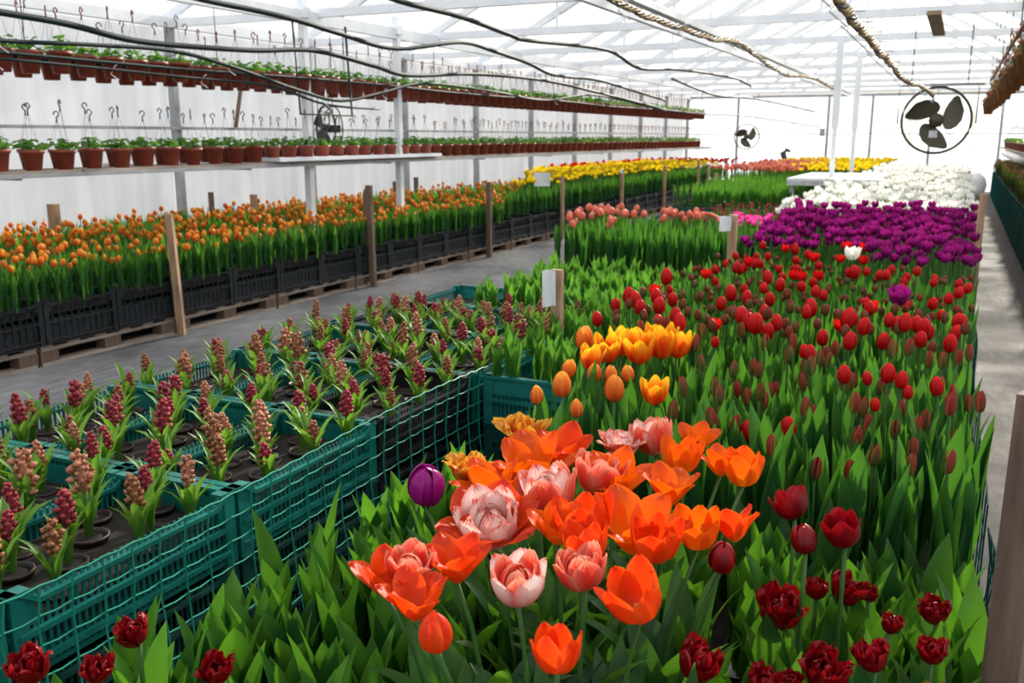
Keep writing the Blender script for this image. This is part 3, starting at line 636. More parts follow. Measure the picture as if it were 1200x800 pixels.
# ---- purple, magenta, white
pprot = [small_tulip('cup', .40+.012*q, .78, 3, .032, .30) for q in range(4)]
def lab(base, *cuts):
    def fn(x, y):
        for c, txt in cuts:
            if c(x, y): return base+' '+txt
        return base
    return fn
purp = scatter(-1.25, .10, 4.85, 8.0, .092, .35, lambda x, y: (x > -.42 or y > 5.35) and x > -1.22+.05*(8-y))
field('purple_tulip', lambda x, y: 'dark purple tulip, %s strip from the front, %s' % (nth(int((y-4.8)/.3)), 'path side' if x > -.3 else 'middle' if x > -.75 else 'left side'),
      'tulip', purp, pprot, [PU, m_stem, m_leafd], ZS, 298, 'dark purple tulips in the rear rows of the purple block')
mprot = [small_tulip('cup', .14+.01*q, .7, 3, .025, .14) for q in range(2)]
field('magenta_tulip', lambda x, y: 'bright magenta flower packed in the green crate behind the stake with paper', 'flower', scatter(-1.62, -1.30, 7.2, 7.8, .08), mprot, [MG, m_stem, m_leaff], .70, 298, '')
wprot = [small_tulip('cup', .38+.015*q, .92, 2, .03, .25) for q in range(4)]
wht = scatter(-1.35, .10, 8.05, 20.5, .125, .35)
field('white_tulip', lambda x, y: 'white tulip, %s strip from the front of the white block, %s' % (nth(int((y-8)/.35)), 'path side' if x > -.35 else 'middle' if x > -.85 else 'left side'),
      'tulip', wht, wprot, [WH, m_stem, m_leaff], .50, 298, 'mass of white tulips running to the back of the bed')

# ---- small green tulips in crates, salmon block, mid green block
gprot = [small_tulip('bud', .2, .8, 4, .048, .19, .3, 6, fl=False) for _ in range(5)]
field('tulip_shoot', lambda x, y: 'young green tulip shoot %s, %s crate row from the near end' % ('beside the red bed' if x > -1.5 else 'behind the hyacinths', nth(max(0, int((y-2.95)/.63)))), 'tulip',
      scatter(-1.48, -1.16, 2.98, 5.25, .105, .3)+scatter(-2.2, -1.56, 4.2, 5.4, .105, .3), gprot, [m_leaff, m_stem, m_leaff], .60, 298, 'young green tulip shoots in the green crates')
sprot = [small_tulip('egg', .30+.012*q, .95, 4, .03, .30, .15) for q in range(3)]; sg = [small_tulip('egg', .3, .9, 4, .03, .31, .12, fl=False) for q in range(3)]
def salm(x, y): return 'salmon tulip in the raised block %s' % ('at its left front corner' if x < -2.0 and y < 6.0 else 'at its right end' if x > -1.8 else 'in its rear rows')
sal = scatter(-2.45, -1.28, 5.75, 6.9, .085, .3)
field('salmon_tulip', salm, 'tulip', [p for p in sal if (p[0] < -1.95 and p[1] < 6.15 and R.random() < .25) or (p[1] > 6.3 and p[0] < -1.6 and R.random() < .5) ], sprot, [SA, m_stem, m_leaff], .62, 290, '')
field('green_tulip', lambda x, y: 'tall leafy green tulip in the raised salmon block, %s strip, %s' % (nth(int((y-5.7)/.2)), 'left third' if x < -2.06 else 'middle third' if x < -1.67 else 'right third'), 'tulip', [p for p in sal if R.random() < .85], sg, [m_leaff, m_stem, m_leafd], .62, 200, 'tall green tulips in the raised block')
field('green_shoot', lambda x, y: 'low green and reddish shoot in the crates before the tall green block', 'plant', scatter(-2.6, -1.25, 8.3, 12.0, .15), [small_tulip('bud', .10, .9, 4, .03, .10, .5) for _ in range(3)], [HY[1], m_stem, m_hyl], .58, 250, 'low shoots')
mid = scatter(-3.45, -1.45, 12.3, 18.0, .13, .35)
field('green_tulip', lambda x, y: 'tall thin leaved green tulip in the far middle block', 'tulip', [p for p in mid if p[1] < 15.5], [small_tulip('egg', .3, .9, 5, .026, .36, .12, 3, fl=False) for _ in range(3)], [m_leaff, m_stem, m_leaff], .55, 90, 'tall thin leaved green tulips of the far middle block')
field('salmon_tulip', lambda x, y: 'salmon tulip in the far middle bed behind the tall green block', 'tulip', scatter(-4.0, -2.6, 17, 22.5, .15), [small_tulip('egg', .38, 1.2, 2, .03, .3, lnt=3) for _ in range(2)], [SA, m_stem, m_leaff], .55, 200, 'salmon tulips far down the middle bed')
field('yellow_tulip', lambda x, y: 'yellow tulip in the far middle bed behind the white table', 'tulip', scatter(-3.6, -1.4, 21, 25, .17)+scatter(-2.7, -1.5, 17.5, 21, .17), [small_tulip('cup', .40, .9, 2, .03, .3, lnt=3) for _ in range(2)], [YE, m_stem, m_leaff], .55, 60, 'yellow tulips far down the middle bed')

# ---- left bench
obench = scatter(-7.75, -5.42, 2.7, 11.2, .115, .4)+scatter(-7.75, -5.42, 11.2, 17.4, .15, .4, lambda x, y: y < 11.3+2.6*(-5.4-x))+scatter(-5.48, -5.38, 2.7, 11.2, .09)
oprot = [small_tulip('egg', .24+.022*q, .92, 5, .030, .29, .28, 4) for q in range(4)]+[small_tulip('egg', .30, .9, 5, .030, .32, .35, 4, fl=False), small_tulip('egg', .30, .9, 5, .030, .28, .4, 4, fl=False), small_tulip('egg', .30, .9, 5, .028, .33, .3, 4, fl=False)]
def olab(base):
    def fn(x, y):
        d = 'front' if x > -5.97 else 'second' if x > -6.555 else 'third' if x > -7.14 else 'wall'
        return '%s, %s crate row of left bench, %s crate from near end' % (base, d, nth(max(0, int((y-1.748)/.604))))
    return fn
obench.sort(key=lambda p: p[1]-.6*p[0])
field('orange_tulip', olab('amber orange tulip'), 'tulip', obench, oprot, [OY, m_stem, m_leaff], .40, 299, 'amber orange tulips covering the rest of the left bench', (-4.6, 3.2))
ybench = scatter(-7.75, -5.42, 11.3, 24.5, .16, .4, lambda x, y: y > 11.3+2.6*(-5.4-x))
yprot = [small_tulip('cup', .38+.02*q, .95, 3, .026, .36, .2, 3) for q in range(3)]
field('yellow_tulip', lambda x, y: olab('yellow tulip')(x, y), 'tulip', [p for p in ybench if p[0] < -5.75 or R.random() < .2], yprot, [YE, m_stem, m_leafd], .45, 235, 'yellow tulips along the far half of the left bench', (-5.4, 11))
field('green_tulip', lambda x, y: 'green tulip without bloom at the front edge of the yellow stretch', 'tulip', scatter(-5.75, -5.40, 11.3, 24.5, .12), [small_tulip('egg', .3, 1, 4, .026, .34, .2, 3, fl=False) for _ in range(3)], [m_leaff, m_stem, m_leafd],   .45, 0, 'green tulips without bloom lining the far front edge', (-5.4, 11))
field('red_tulip', lambda x, y: 'dark red tulip at the far end of the left bench', 'tulip', scatter(-7.75, -7.3, 18, 25.5, .2)+scatter(-7.4, -5.5, 24.6, 26.5, .2), [small_tulip('cup', .42, 1.0, 2, .03, .35, lnt=3)], [RD, m_stem, m_leafd], .45, 0, 'dark red tulips at the far end of the left bench')
# right bench
field('bronze_plant', lambda x, y: 'bronze green leafy plant on the right hand bench', 'plant', scatter(.80, 2.2, 8.5, 27.5, .17), [small_tulip('bud', .36, 1.0, 6, .035, .38, .3, 4) for _ in range(3)], [HY[2], m_stem, m_browng], .56, 295, 'bronze green leafy plants covering the right hand bench', (0, 9))

# ============================================================ hyacinths in stacked green crates
def crate_meshes(Lx, Ly, H, mt, name='crate', ribs=.018, notch=.05, full=True):
    b = MB(); w_ = .012
    # body: open lattice walls of vertical ribs with horizontal ledges, and a floor
    for sx in (-1, 1):
        n = int(Ly/ribs)
        for k in range(n+1):
            y = -Ly/2+.02+(Ly-.04)*k/n; b.box((sx*(Lx/2-.012), y, H/2), (.004, .007, H-.02))
    for sy in (-1, 1):
        n = int(Lx/ribs)
        for k in range(n+1):
            x = -Lx/2+.02+(Lx-.04)*k/n; b.box((x, sy*(Ly/2-.012), H/2), (.007, .004, H-.02))
    for sx in (-1, 1):
        for sy in (-1, 1): b.box((sx*(Lx/2-.02), sy*(Ly/2-.02), H/2), (.036, .036, H), taper=1.0)
    b.box((0, 0, .006), (Lx-.02, Ly-.02, .012))
    for sx in (-1, 1): b.box((sx*(Lx/2-.020), 0, H*.30), (.003, Ly-.04, H*.55))
    for sy in (-1, 1): b.box((0, sy*(Ly/2-.020), H*.45), (Lx-.04, .003, H*.86))
    lat = b.mesh('crate_body', mt)
    r = MB()                                         # top rim: flange, raised solid corners, dipped sides
    for sx in (-1, 1):
        r.box((sx*(Lx/2-.010), 0, H-.030), (.024, Ly*.80, .010))
        for sy in (-1, 1):
            r.beam((sx*(Lx/2-.010), sy*Ly*.395, H-.030), (sx*(Lx/2-.010), sy*Ly*.46, H-.003), .024, .010)
    for sy in (-1, 1): r.box((0, sy*(Ly/2-.009), H-.004), (Lx-.004, .022, .010)); r.box((0, sy*(Ly/2-.007), H-.035), (Lx-.05, .005, .07))
    for sx in (-1, 1):
        for sy in (-1, 1): r.box((sx*(Lx/2-.018), sy*(Ly/2-.022), H-.004), (.034, .05, .010)); r.box((sx*(Lx/2-.008), sy*(Ly/2-.03), H-.04), (.006, .055, .07))
    rim = r.mesh('crate_rim', mt)
    l = MB()
    for zz in (.03, H*.5):
        for sx in (-1, 1): l.box((sx*(Lx/2-.006), 0, zz), (.014, Ly-.03, .012))
        for sy in (-1, 1): l.box((0, sy*(Ly/2-.006), zz), (Lx-.03, .014, .012))
    return lat, rim, l.mesh('crate_ledge', mt)
def crate(name, ms, M, label, group):
    t = thing(name, label, 'crate', M, group)
    ob('crate_body', ms[0], t); ob('crate_rim', ms[1], t)
    if len(ms) > 2: ob('crate_ledge', ms[2], t)
    return t
peat = MB().box((0, 0, .085), (.33, .585, .05)).mesh('peat', m_soil)
HXC = [-1.725, -2.09, -2.455]; HYC = [.735+.628*k for k in range(-1, 7)]
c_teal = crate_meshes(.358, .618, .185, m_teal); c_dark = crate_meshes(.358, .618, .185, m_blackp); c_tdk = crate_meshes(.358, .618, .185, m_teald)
ordn = ['nearest', 'first', 'second', 'third', 'fourth', 'fifth', 'sixth', 'seventh']
colw = ['net side', 'middle', 'aisle side']
spike_pr = []
def spike_mb(h, r, seed, opened=0):
    rr = random.Random(seed); b = MB(); n = 26
    for i in range(n):
        t = i/(n-1); z = h*t; a = i*2.4; rad = r*math.sin(PI*(.18+.78*t))**.7
        bl = MB(); L_ = .014*(1-.3*t); q = .0052
        bl.add([(0, 0, 0), (q, 0, L_*.5), (0, q, L_*.5), (-q, 0, L_*.5), (0, -q, L_*.5), (0, 0, L_)], [(0, 2, 1), (0, 3, 2), (0, 4, 3), (0, 1, 4), (1, 2, 5), (2, 3, 5), (3, 4, 5), (4, 1, 5)], 0,
               [(.5, 0), (.2, .5), (.4, .5), (.6, .5), (.8, .5), (.5, 1)])
        tilt = 1.0-.8*t
        if opened and rr.random() < .25: bl = MB().merge(bl, Matrix.Scale(1.45, 4)); tilt = 1.3
        b.merge(bl, Matrix.Translation((rad*.55*math.cos(a), rad*.55*math.sin(a), z)) @ Matrix.Rotation(a, 4, 'Z') @ Matrix.Rotation(tilt, 4, 'Y') @ Matrix.Scale(1.15, 4))
    b.lathe([(r*.35, -.004), (r*.6, h*.3), (r*.45, h*.8), (.001, h*1.02)], 6, 0)
    return b
spikes = [[spike_mb(R.uniform(.048, .070), R.uniform(.0125, .0155), q+10*c, q == 1).mesh('flower_spike', HY[c], True) for q in range(4)] for c in range(3)]
hl = [leaf_mb(R.uniform(.10, .155), R.uniform(.017, .023), R.uniform(.45, 1.0), .6, 5, blunt=True).mesh('leaf', m_hyl, True) for _ in range(10)]
hpot = MB().lathe([(.030, 0), (.036, .06), (.038, .06), (.038, .066), (.034, .066), (.033, .055)], 12).mesh('pot', m_pot, True)
hsoil = MB().lathe([(.034, .056), (.02, .062), (.001, .064)], 10).mesh('soil', m_soil, True)
hstem = MB().tube([(0, 0, .05), (0, 0, .16)], .005, 6).mesh('stem', m_hyl, True)
for r_, yc in enumerate(HYC):
    for c_, xc in enumerate(HXC):
        black = (r_, c_) in ((4, 0), (5, 1), (6, 2))
        for lv in range(3):
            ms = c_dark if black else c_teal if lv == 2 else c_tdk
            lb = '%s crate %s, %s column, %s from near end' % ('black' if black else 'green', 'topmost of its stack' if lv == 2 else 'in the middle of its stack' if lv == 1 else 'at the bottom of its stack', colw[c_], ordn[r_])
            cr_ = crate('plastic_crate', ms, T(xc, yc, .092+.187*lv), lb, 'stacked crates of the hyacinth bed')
            if lv == 2: ob('peat', peat, cr_)
        if r_ >= 7: continue
        n = 0
        for gx in range(4):
            for gy in range(6):
                if (gx+gy) % 2: continue
                px = xc-.12+.08*gx+R.uniform(-.014, .014); py = yc-.235+.094*gy+R.uniform(-.02, .02)
                pc = .55 if (r_+c_) % 3 else .2
                c = (1 if R.random() < pc else 0 if R.random() < (.65 if r_ < 4 else .2) else 2)
                cn = ['pale pink', 'crimson', 'brownish'][c]
                lb = '%s budded hyacinth, %s row %s, in the %s crate of %s column' % (cn, ('first', 'second', 'third', 'fourth', 'fifth', 'sixth')[gy], ('leftmost', 'inner left', 'inner right', 'rightmost')[gx], ordn[r_], colw[c_])
                t = thing('potted_hyacinth', lb, 'hyacinth', T(px, py, .515, R.uniform(0, 6), R.uniform(1.0, 1.2)), None)
                ob('pot', hpot, t); ob('soil', hsoil, t)
                hs = R.uniform(-.025, .03); ob('stem', hstem, t)
                ob('flower_spike', R.choice(spikes[c]), t, T(0, 0, .132+hs, R.uniform(0, 6), R.uniform(.9, 1.25), R.uniform(-.12, .12), R.uniform(-.12, .12)))
                for k in range(7):
                    a = k*.9+R.uniform(-.3, .3); ob('leaf', R.choice(hl), t, T(.007*math.cos(a), .007*math.sin(a), .055, a, R.uniform(.8, 1.15)))
                n += 1
# potting trays under main bed
t = None
# pallets
def pallet_parts(t, Lx, Ly, nb=5):
    for k in range(nb):
        x = -Lx/2+.05+(Lx-.1)*k/(nb-1)
    for k in range(6):
        y = -Ly/2+.05+(Ly-.1)*k/5; ob('board', pb['top'], t, T(0, y, .133))
    for sx in (-1, 0, 1):
        ob('stringer_board', pb['str'], t, T(sx*(Lx/2-.05), 0, .111))
        for sy in (-1, 0, 1): ob('block', pb['blk'], t, T(sx*(Lx/2-.05), sy*(Ly/2-.07), .061))
        ob('bottom_board', pb['str'], t, T(sx*(Lx/2-.05), 0, .011))
pb = {'top': MB().box((0, 0, 0), (.8, .095, .022)).mesh('board', m_pal), 'str': MB().box((0, 0, 0), (.095, 1.18, .022)).mesh('stringer_board', m_pal), 'blk': MB().box((0, 0, 0), (.095, .14, .078)).mesh('block', m_woodd)}
for k in range(19):
    for j in range(3):
        y = 2.3+1.22*k
        lb = 'weathered pallet under the left bench, %s row, %s from near end' % (('front', 'middle', 'wall')[j], nth(k))
        t = thing('wooden_pallet', lb, 'pallet', T(-5.83-.82*j, y, 0), 'pallets of the left bench'); pallet_parts(t, .8, 1.2)
# low pallets under the hyacinth crates
pl = {'s': MB().box((0, 0, 0), (.09, 1.2, .02)).mesh('board', m_pal)}
for k in range(5):
    t = thing('wooden_pallet', 'low wooden pallet under the hyacinth crate stacks, %s from the near end' % ordn[k+1], 'pallet', T(-2.09, .15+1.21*k, 0))
    for j in range(5): ob('board', pl['s'], t, T(-.5+.25*j, .5, .078))
    for sy in (-.5, 0, .5): ob('bearer', MB().box((0, 0, .034), (1.1, .09, .066)).mesh('bearer', m_woodd), t, T(0, .5+sy*1.0, 0))

# black crates on the left bench
cb = crate_meshes(.58, .598, .30, m_blackp, ribs=.05)
for k in range(37):
    for j in range(4):
        y = 2.05+.604*k
        lb = 'black tray crate of the left bench, %s row, %s from the near end' % (('front', 'second', 'third', 'wall')[j], nth(k))
        t = crate('black_crate', cb, T(-5.68-.585*j, y, .146), lb, 'black crates of the left bench')
        if j == 0 or k < 2: ob('soil', bpy.data.meshes.get('bench_soil') or MB().box((0, 0, .22), (.54, .56, .04)).mesh('bench_soil', m_soil), t)
# main bed: benches (hidden frame) with crates around the edge
def bed_bench(x0, x1, y0, y1, z, label):
    t = thing('plant_bench', label, 'bench', T((x0+x1)/2, (y0+y1)/2, 0))
    Lx, Ly = x1-x0, y1-y0; n = max(2, int(Lx/.14))
    me = MB().box((0, 0, 0), (Lx/n-.02, Ly, .02)).mesh('board', m_pal)
    for k in range(n): ob('board', me, t, T(-Lx/2+Lx*(k+.5)/n, 0, z-.012))
    lg = MB().box((0, 0, (z-.02)/2), (.06, .06, z-.024)).mesh('leg', m_woodd)
    m = max(2, int(Ly/1.5)+1)
    for sx in (-1, 1):
        for k in range(m): ob('leg', lg, t, T(sx*(Lx/2-.05), -Ly/2+.05+(Ly-.1)*k/(m-1), 0))
    return t
bed_bench(-1.14, .10, .3, 8.0, .38, 'low board bench under the front tulip crates')
bed_bench(-1.40, .10, 8.02, 21, .38, 'low board bench under the white tulips')
bed_bench(-2.7, -1.42, 5.7, 12.1, .46, 'low board bench under the salmon tulip block')
bed_bench(-3.6, -1.42, 12.2, 25, .44, 'low board bench under the far middle block')
c_g = crate_meshes(.405, .60, .155, m_greyp, ribs=.05); c_b = crate_meshes(.405, .60, .155, m_blackp, ribs=.05); c_t2 = crate_meshes(.40, .60, .15, m_teald, ribs=.03)
soil_b = MB().box((0, 0, .075), (.37, .56, .09)).mesh('soil', m_soil)
for k in range(13):
    for j in range(3):
        y = .62+.61*k; g = j == 2
        lb = '%s crate under the main bed, %s, %s from the camera' % ('pale grey' if g else 'black', 'beside the net gap' if j == 0 else 'in the middle row' if j == 1 else 'along the path', nth(k))
        t = crate('tulip_crate', (c_g if g else c_b)[:2], T(-.935+.412*j, y, .382), lb, 'crates of the main bed'); ob('soil', soil_b, t)
for k in range(21):
    for j in range(4):
        lb = 'dark crate under the white tulips, %s column from the path, %s from the front' % (nth(3-j), nth(k))
        t = crate('tulip_crate', c_b[:2], T(-1.20+.365*j-.01, 8.33+.61*k, .382), lb, 'crates of the white block'); t.scale = (.88, 1, 1); ob('soil', soil_b, t)
# green crates with shoots, and raised blocks
for k in range(4):
    for lv in range(3):
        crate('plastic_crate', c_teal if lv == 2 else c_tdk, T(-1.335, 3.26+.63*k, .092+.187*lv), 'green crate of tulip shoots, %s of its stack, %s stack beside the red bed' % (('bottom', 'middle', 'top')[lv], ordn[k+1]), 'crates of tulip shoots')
for i in range(3):
    for j in range(2):
        crate('black_crate', c_b[:2], T(-2.22+.41*i, 6.06+.61*j, .462), 'black crate of the raised salmon tulip block, %s row, %s' % (('front', 'rear')[j], ('left', 'middle', 'right')[i]), 'crates of the salmon block')
for i in range(3):
    for k in range(9):
        if 6.9+.61*k > 12: break
        lb = 'green crate of low shoots, %s column, %s behind the salmon block' % (('left', 'middle', 'right')[i], nth(k))
        crate('plastic_crate', c_t2[:2], T(-2.45+.41*i, 7.35+.61*k, .462), lb, 'green crates of low shoots')
crate('plastic_crate', c_t2[:2], T(-1.40, 7.5, .535), 'green crate holding the magenta flowers behind the paper stake', None)
for i in range(5):
    for k in range(2):
        crate('green_crate', c_t2[:2], T(-3.25+.41*i, 12.6+.61*k, .442), 'dark green crate under the far tall green block, %s row, %s' % (('front', 'second')[k], ('first', 'second', 'third', 'fourth', 'last')[i]+' from the aisle'), 'crates of the far green block')

# ============================================================ nets
def net(name, label, y0, y1, xf, ztop, zbot, step, mt, rad=.0020, M=None):
    t = thing(name, label, 'net', T(0, 0, 0))
    n = int((y1-y0)/(step*1.2)); nz = int((ztop(y0)-zbot)/step)
    hs = []
    for j in range(nz+1):
        pts = []
        for i in range(n*2+1):
            y = y0+(y1-y0)*i/(n*2); sag = 0 if i % 2 == 0 else -.004; z = ztop(y)-(ztop(y)-zbot)*j/nz
            pts.append((xf(y, z), y, z+sag))
        ob('horizontal_cord', MB().tube(pts, rad, 4, 0, False).mesh('horizontal_cord', mt, True), t)
    for i in range(n+1):
        y = y0+(y1-y0)*i/n
        pts = [(xf(y, z), y+.004*math.sin(z*40+i), z) for z in [ztop(y)-(ztop(y)-zbot)*q/6 for q in range(7)]]
        ob('vertical_cord', MB().tube(pts, rad*1.1, 4, 0, False).mesh('vertical_cord', mt, True), t)
    return t
net('plastic_net', 'green square mesh plastic net stretched along the hyacinth crates', .55, 4.25, lambda y, z: -1.512+.012*math.sin(y*2.1)+.015*math.sin(z*9), lambda y: .672+.012*math.sin(y*3), .16, .064, m_net, .0026)
net('plastic_net', 'dark green net sagging over the right edge by the near stake', 1.25, 2.45, lambda y, z: .135+.09*math.exp(-((y-1.7)/.35)**2)*(1-.5*(z-.2))+.02*math.sin(z*10+y*4), lambda y: .56, .05, .05, m_netd, .0022)
net('plastic_net', 'green net lining the right edge along the path', 2.5, 8.0, lambda y, z: .128+.01*math.sin(y*3), lambda y: .60, .10, .10, m_netd, .0022)
# diagonal netting of the left bench: one joined lattice
b = MB()
for i in range(0, 150):
    y = 2.6+i*.15
    for s in (-1, 1): b.tube([(-5.375+.006*s, y, .60), (-5.37+.006*s, y+s*.20, .40), (-5.375+.006*s, y+s*.40, .20)], .0018, 3, 0, False)
t = thing('bench_net', 'thin dark diagonal netting along the front of the left bench', 'net')
o = ob('net_cords', b.mesh('net_cords', m_netd), t); o['kind'] = 'stuff'

# ============================================================ stakes, papers, signs
def stake(x, y, zt, w_, label, mt=m_wood, lean=(0, 0), z0=0.0, name='wooden_stake', group=None):
    b = MB(); a = Vector((x, y, z0)); c = Vector((x+lean[0], y+lean[1], zt))
    b.beam(a, c, w_, w_*.75)
    bb = b.mesh(name, mt); o = ob(name, bb); tag(o, label, 'stake', group); return o
stake(-5.36, 5.33, .94, .055, 'pale wooden stake standing nearest on the left aisle', lean=(.02, -.06))
stake(-5.36, 8.0, 1.03, .06, 'grey weathered stake, second along the left bench', m_woodd, lean=(0, -.03))
stake(-5.36, 10.65, .95, .06, 'brown stake, third along the left bench', m_woodd)
stake(-5.36, 13.1, .93, .05, 'thin stake at the start of the yellow tulips, fourth along the bench')
stake(-5.36, 15.85, .95, .055, 'stake with white tip, fifth along the left bench')
stake(-5.36, 18.5, .95, .055, 'sixth stake along the left bench, before a gap in the pallets')
stake(-5.36, 21.2, 1.0, .05, 'slim stake, seventh along the left bench')
stake(-5.36, 24.0, 1.0, .05, 'slim farthest stake along the left bench')
stake(-7.55, 6.05, .90, .09, 'short pale post rising behind the orange tulips at far left', z0=0)
stake(-7.6, 8.15, .90, .05, 'short dark post behind the orange tulips', m_woodd)
stake(-7.55, 8.8, .84, .07, 'short pale post behind the orange tulips, right of the dark one')
stake(-7.6, 12.0, .86, .06, 'dark short post by the wall past the white column', m_woodd)
stake(-7.6, 12.6, .90, .06, 'dark post by the wall, right one of a pair', m_woodd)
stake(-5.45, 6.9+1.1, .98, .04, 'second grey stake tied behind the weathered one', m_woodd, lean=(-.05, .12))
stake(-1.475, 3.56, .965, .046, 'big wooden stake with a paper sheet in the middle of the crates')
stake(-1.20, 5.62, 1.05, .05, 'wooden stake with white paper behind the red tulips')
stake(-1.03, 8.3, .95, .05, 'short stake with a pale tip behind the purple tulips')
stake(.125, 1.50, 1.13, .052, 'dark stake leaning at the right edge nearest the camera', m_woodd, lean=(.01, .03))
stake(.12, 5.6, 1.21, .034, 'thin stake at the path edge beside the purple tulips')
stake(.12, 8.0, .98, .05, 'stake at the path edge where the white tulips start')
stake(.12, 16.0, 1.0, .05, 'far stake at the path edge beside the white tulips')
stake(-4.6, 19.0, .98, .05, 'stake on the aisle side before the far middle block')
stake(-3.55, 15.2, .95, .05, 'tall thin stake at the corner of the far green block')
def sheet(x, y, z, w_, h_, rz, label, tilt=.1):
    b = MB(); nx = 5; v = []
    for j in range(4):
        for i in range(nx+1):
            s = i/nx-.5; v.append((s*w_, .012*math.sin(s*5+j*.6), (j/3-.5)*h_))
    f = [(j*(nx+1)+i, j*(nx+1)+i+1, (j+1)*(nx+1)+i+1, (j+1)*(nx+1)+i) for j in range(3) for i in range(nx)]
    b.add(v, f); me = b.mesh('paper_sheet', m_paper, True); o = ob('paper_sheet', me, None, T(x, y, z, rz, 1, tilt)); return tag(o, label, 'paper')
sheet(-1.495, 3.52, .89, .055, .155, .3, 'white paper sheet pinned on the left side of the big stake')
sheet(-1.235, 5.57, 1.0, .07, .09, .3, 'white paper tag on the stake behind the red tulips')
sheet(-5.52, 12.7, .90, .24, .20, .35, 'crumpled white paper sign above the first yellow tulips')
sheet(-5.35, 15.80, .92, .05, .07, .3, 'small white tag on the top of the fifth bench stake')

# ============================================================ columns, table
def column(x, y, z0, z1, w_, label, sleeve=None):
    t = thing('white_column', label, 'post', T(x, y, 0)); ob('shaft', MB().box((0, 0, (z0+z1)/2), (w_, w_, z1-z0)).mesh('shaft', m_steel), t)
    ob('foot_plate', MB().box((0, 0, z0+.004), (w_*2, w_*2, .008)).mesh('foot_plate', m_steel), t)
    if sleeve: ob('sleeve', MB().box((0, 0, (sleeve[0]+sleeve[1])/2), (w_*1.55, w_*1.55, sleeve[1]-sleeve[0])).mesh('sleeve', m_steel), t)
    ob('bracket', MB().box((0, 0, 2.7), (w_*1.5, w_*1.6, .10)).mesh('bracket', m_steel), t)
column(-6.0, 7.86, 0, 2.85, .072, 'white painted steel column, left one before the lower shelf')
column(-6.0, 9.58, 0, 2.85, .072, 'white painted steel column, right one before the lower shelf')
column(-1.52, 12.96, 0, 2.75, .055, 'white column piercing the white table, left one', (1.62, 2.7))
column(-1.52, 15.39, 0, 2.75, .055, 'white column behind the white table, right one', (1.62, 2.7))
t = thing('white_table', 'flat white board table standing over the far bed around the column', 'table', T(-1.55, 13.4, 0))
tb = MB(); tb.box((-.205, 0, .985), (.45, 2.2, .03)); tb.box((.345, 0, .985), (.58, 2.2, .03))
ob('table_top', tb.mesh('table_top', m_white), t)
for sy in (-1, 1): ob('table_edge', MB().box((.10, sy*1.09, .94), (1.05, .02, .06)).mesh('table_edge', m_greyp), t)
for sx in (-.37, .55):
    for sy in (-1, 1): ob('leg', MB().box((sx, sy, .48), (.05, .05, .92)).mesh('leg', m_greyp), t)
tag(ob('white_board', MB().box((-6.0, 8.75, 1.292), (.34, 3.1, .035)).mesh('white_board', m_steel)), 'pale metal board lying across the shelf between the two white columns', 'board')

# ============================================================ shelves with terracotta pots
t = thing('plant_shelf', 'long lower plank shelf of potted plants along the left wall', 'shelf')
for k in range(9): ob('plank', bpy.data.meshes.get('plank') or MB().box((0, 0, 0), (.5, 2.41, .025)).mesh('plank', m_pal), t, T(-6.15, 5.0+2.43*k-1.2, 1.255))
for k in range(9):
    y = 4.6+2.43*k
    ob('shelf_bracket', MB().box((0, 0, 0), (1.9, .04, .04)).mesh('shelf_bracket', m_galv), t, T(-7.0, y, 1.22)); ob('shelf_rail', MB().box((0, 0, 0), (.02, 2.43, .03)).mesh('shelf_rail', m_galv), t, T(-5.9, y-.6, 1.235))
t = thing('plant_rack', 'raised upper rack of two pipes holding potted plants on the left', 'rack')
for x in (-5.88, -5.74-.34): ob('pipe', MB().tube([(x, 1.5+1.5*k, 2.06+.012*math.sin(k*1.7)) for k in range(16)], .014, 6).mesh('pipe', m_hose, True), t)
for k in range(12): ob('hanger', MB().tube([(-5.98, 2.8+1.9*k, 2.06), (-5.98, 2.8+1.9*k, 2.62)], .005, 4).mesh('hanger', m_wire), t)
potm = MB().lathe([(.001, 0), (.054, 0), (.074, .125), (.084, .125), (.085, .150), (.077, .150), (.073, .12)], 14).mesh('pot', m_terra, True)
psoil = MB().lathe([(.074, .128), (.03, .134), (.001, .136)], 10).mesh('soil', m_soil, True)
def foliage_mb(seed, r=.10, n=34):
    rr = random.Random(seed); b = MB()
    for i in range(n):
        a = rr.uniform(0, 6.28); e = rr.uniform(.1, 1.3); d = rr.uniform(.3, 1)*r
        c = (math.cos(a)*math.cos(e)*d, math.sin(a)*math.cos(e)*d, math.sin(e)*d*.75)
        s = rr.uniform(.02, .034)
        v = [(-s, 0, 0), (0, -s*.6, .004), (s, 0, -.004), (0, s*.6, .004)]
        b.add(v, [(0, 1, 2), (0, 2, 3)], 0, [(0, .5), (.5, 0), (1, .5), (.5, 1)], Matrix.Translation(c) @ Matrix.Rotation(a, 4, 'Z') @ Matrix.Rotation(rr.uniform(-.7, .5), 4, 'Y') @ Matrix.Rotation(rr.uniform(-.6, .6), 4, 'X'))
    return b
fol = [foliage_mb(i).mesh('foliage', m_foli, True) for i in range(5)]
def hook_mb(h):
    b = MB()
    for k in range(3):
        a = k*2.094; b.tube([(.078*math.cos(a), .078*math.sin(a), .14), (0, 0, h)], .0012, 3, 0, False)
    return b
def hooktop(h): 
    return MB().tube([(0, 0, h-.03), (.0, 0, h+.01)]+[(.018*math.cos(a), .0, h+.035+.020*math.sin(a)) for a in (3.6, 2.8, 2.0, 1.2, .4, -.4)], .0055, 5)
hw_me = [hook_mb(h).mesh('hanger_wire', m_wire) for h in (.42, .38, .45)]; ht_me = [hooktop(h).mesh('hanger_hook', mt, True) for h, mt in ((.42, m_wire), (.38, m_hook), (.45, m_wire))]
ht_red = [hooktop(h).mesh('hanger_hook', m_hook, True) for h in (.42, .38, .45)]
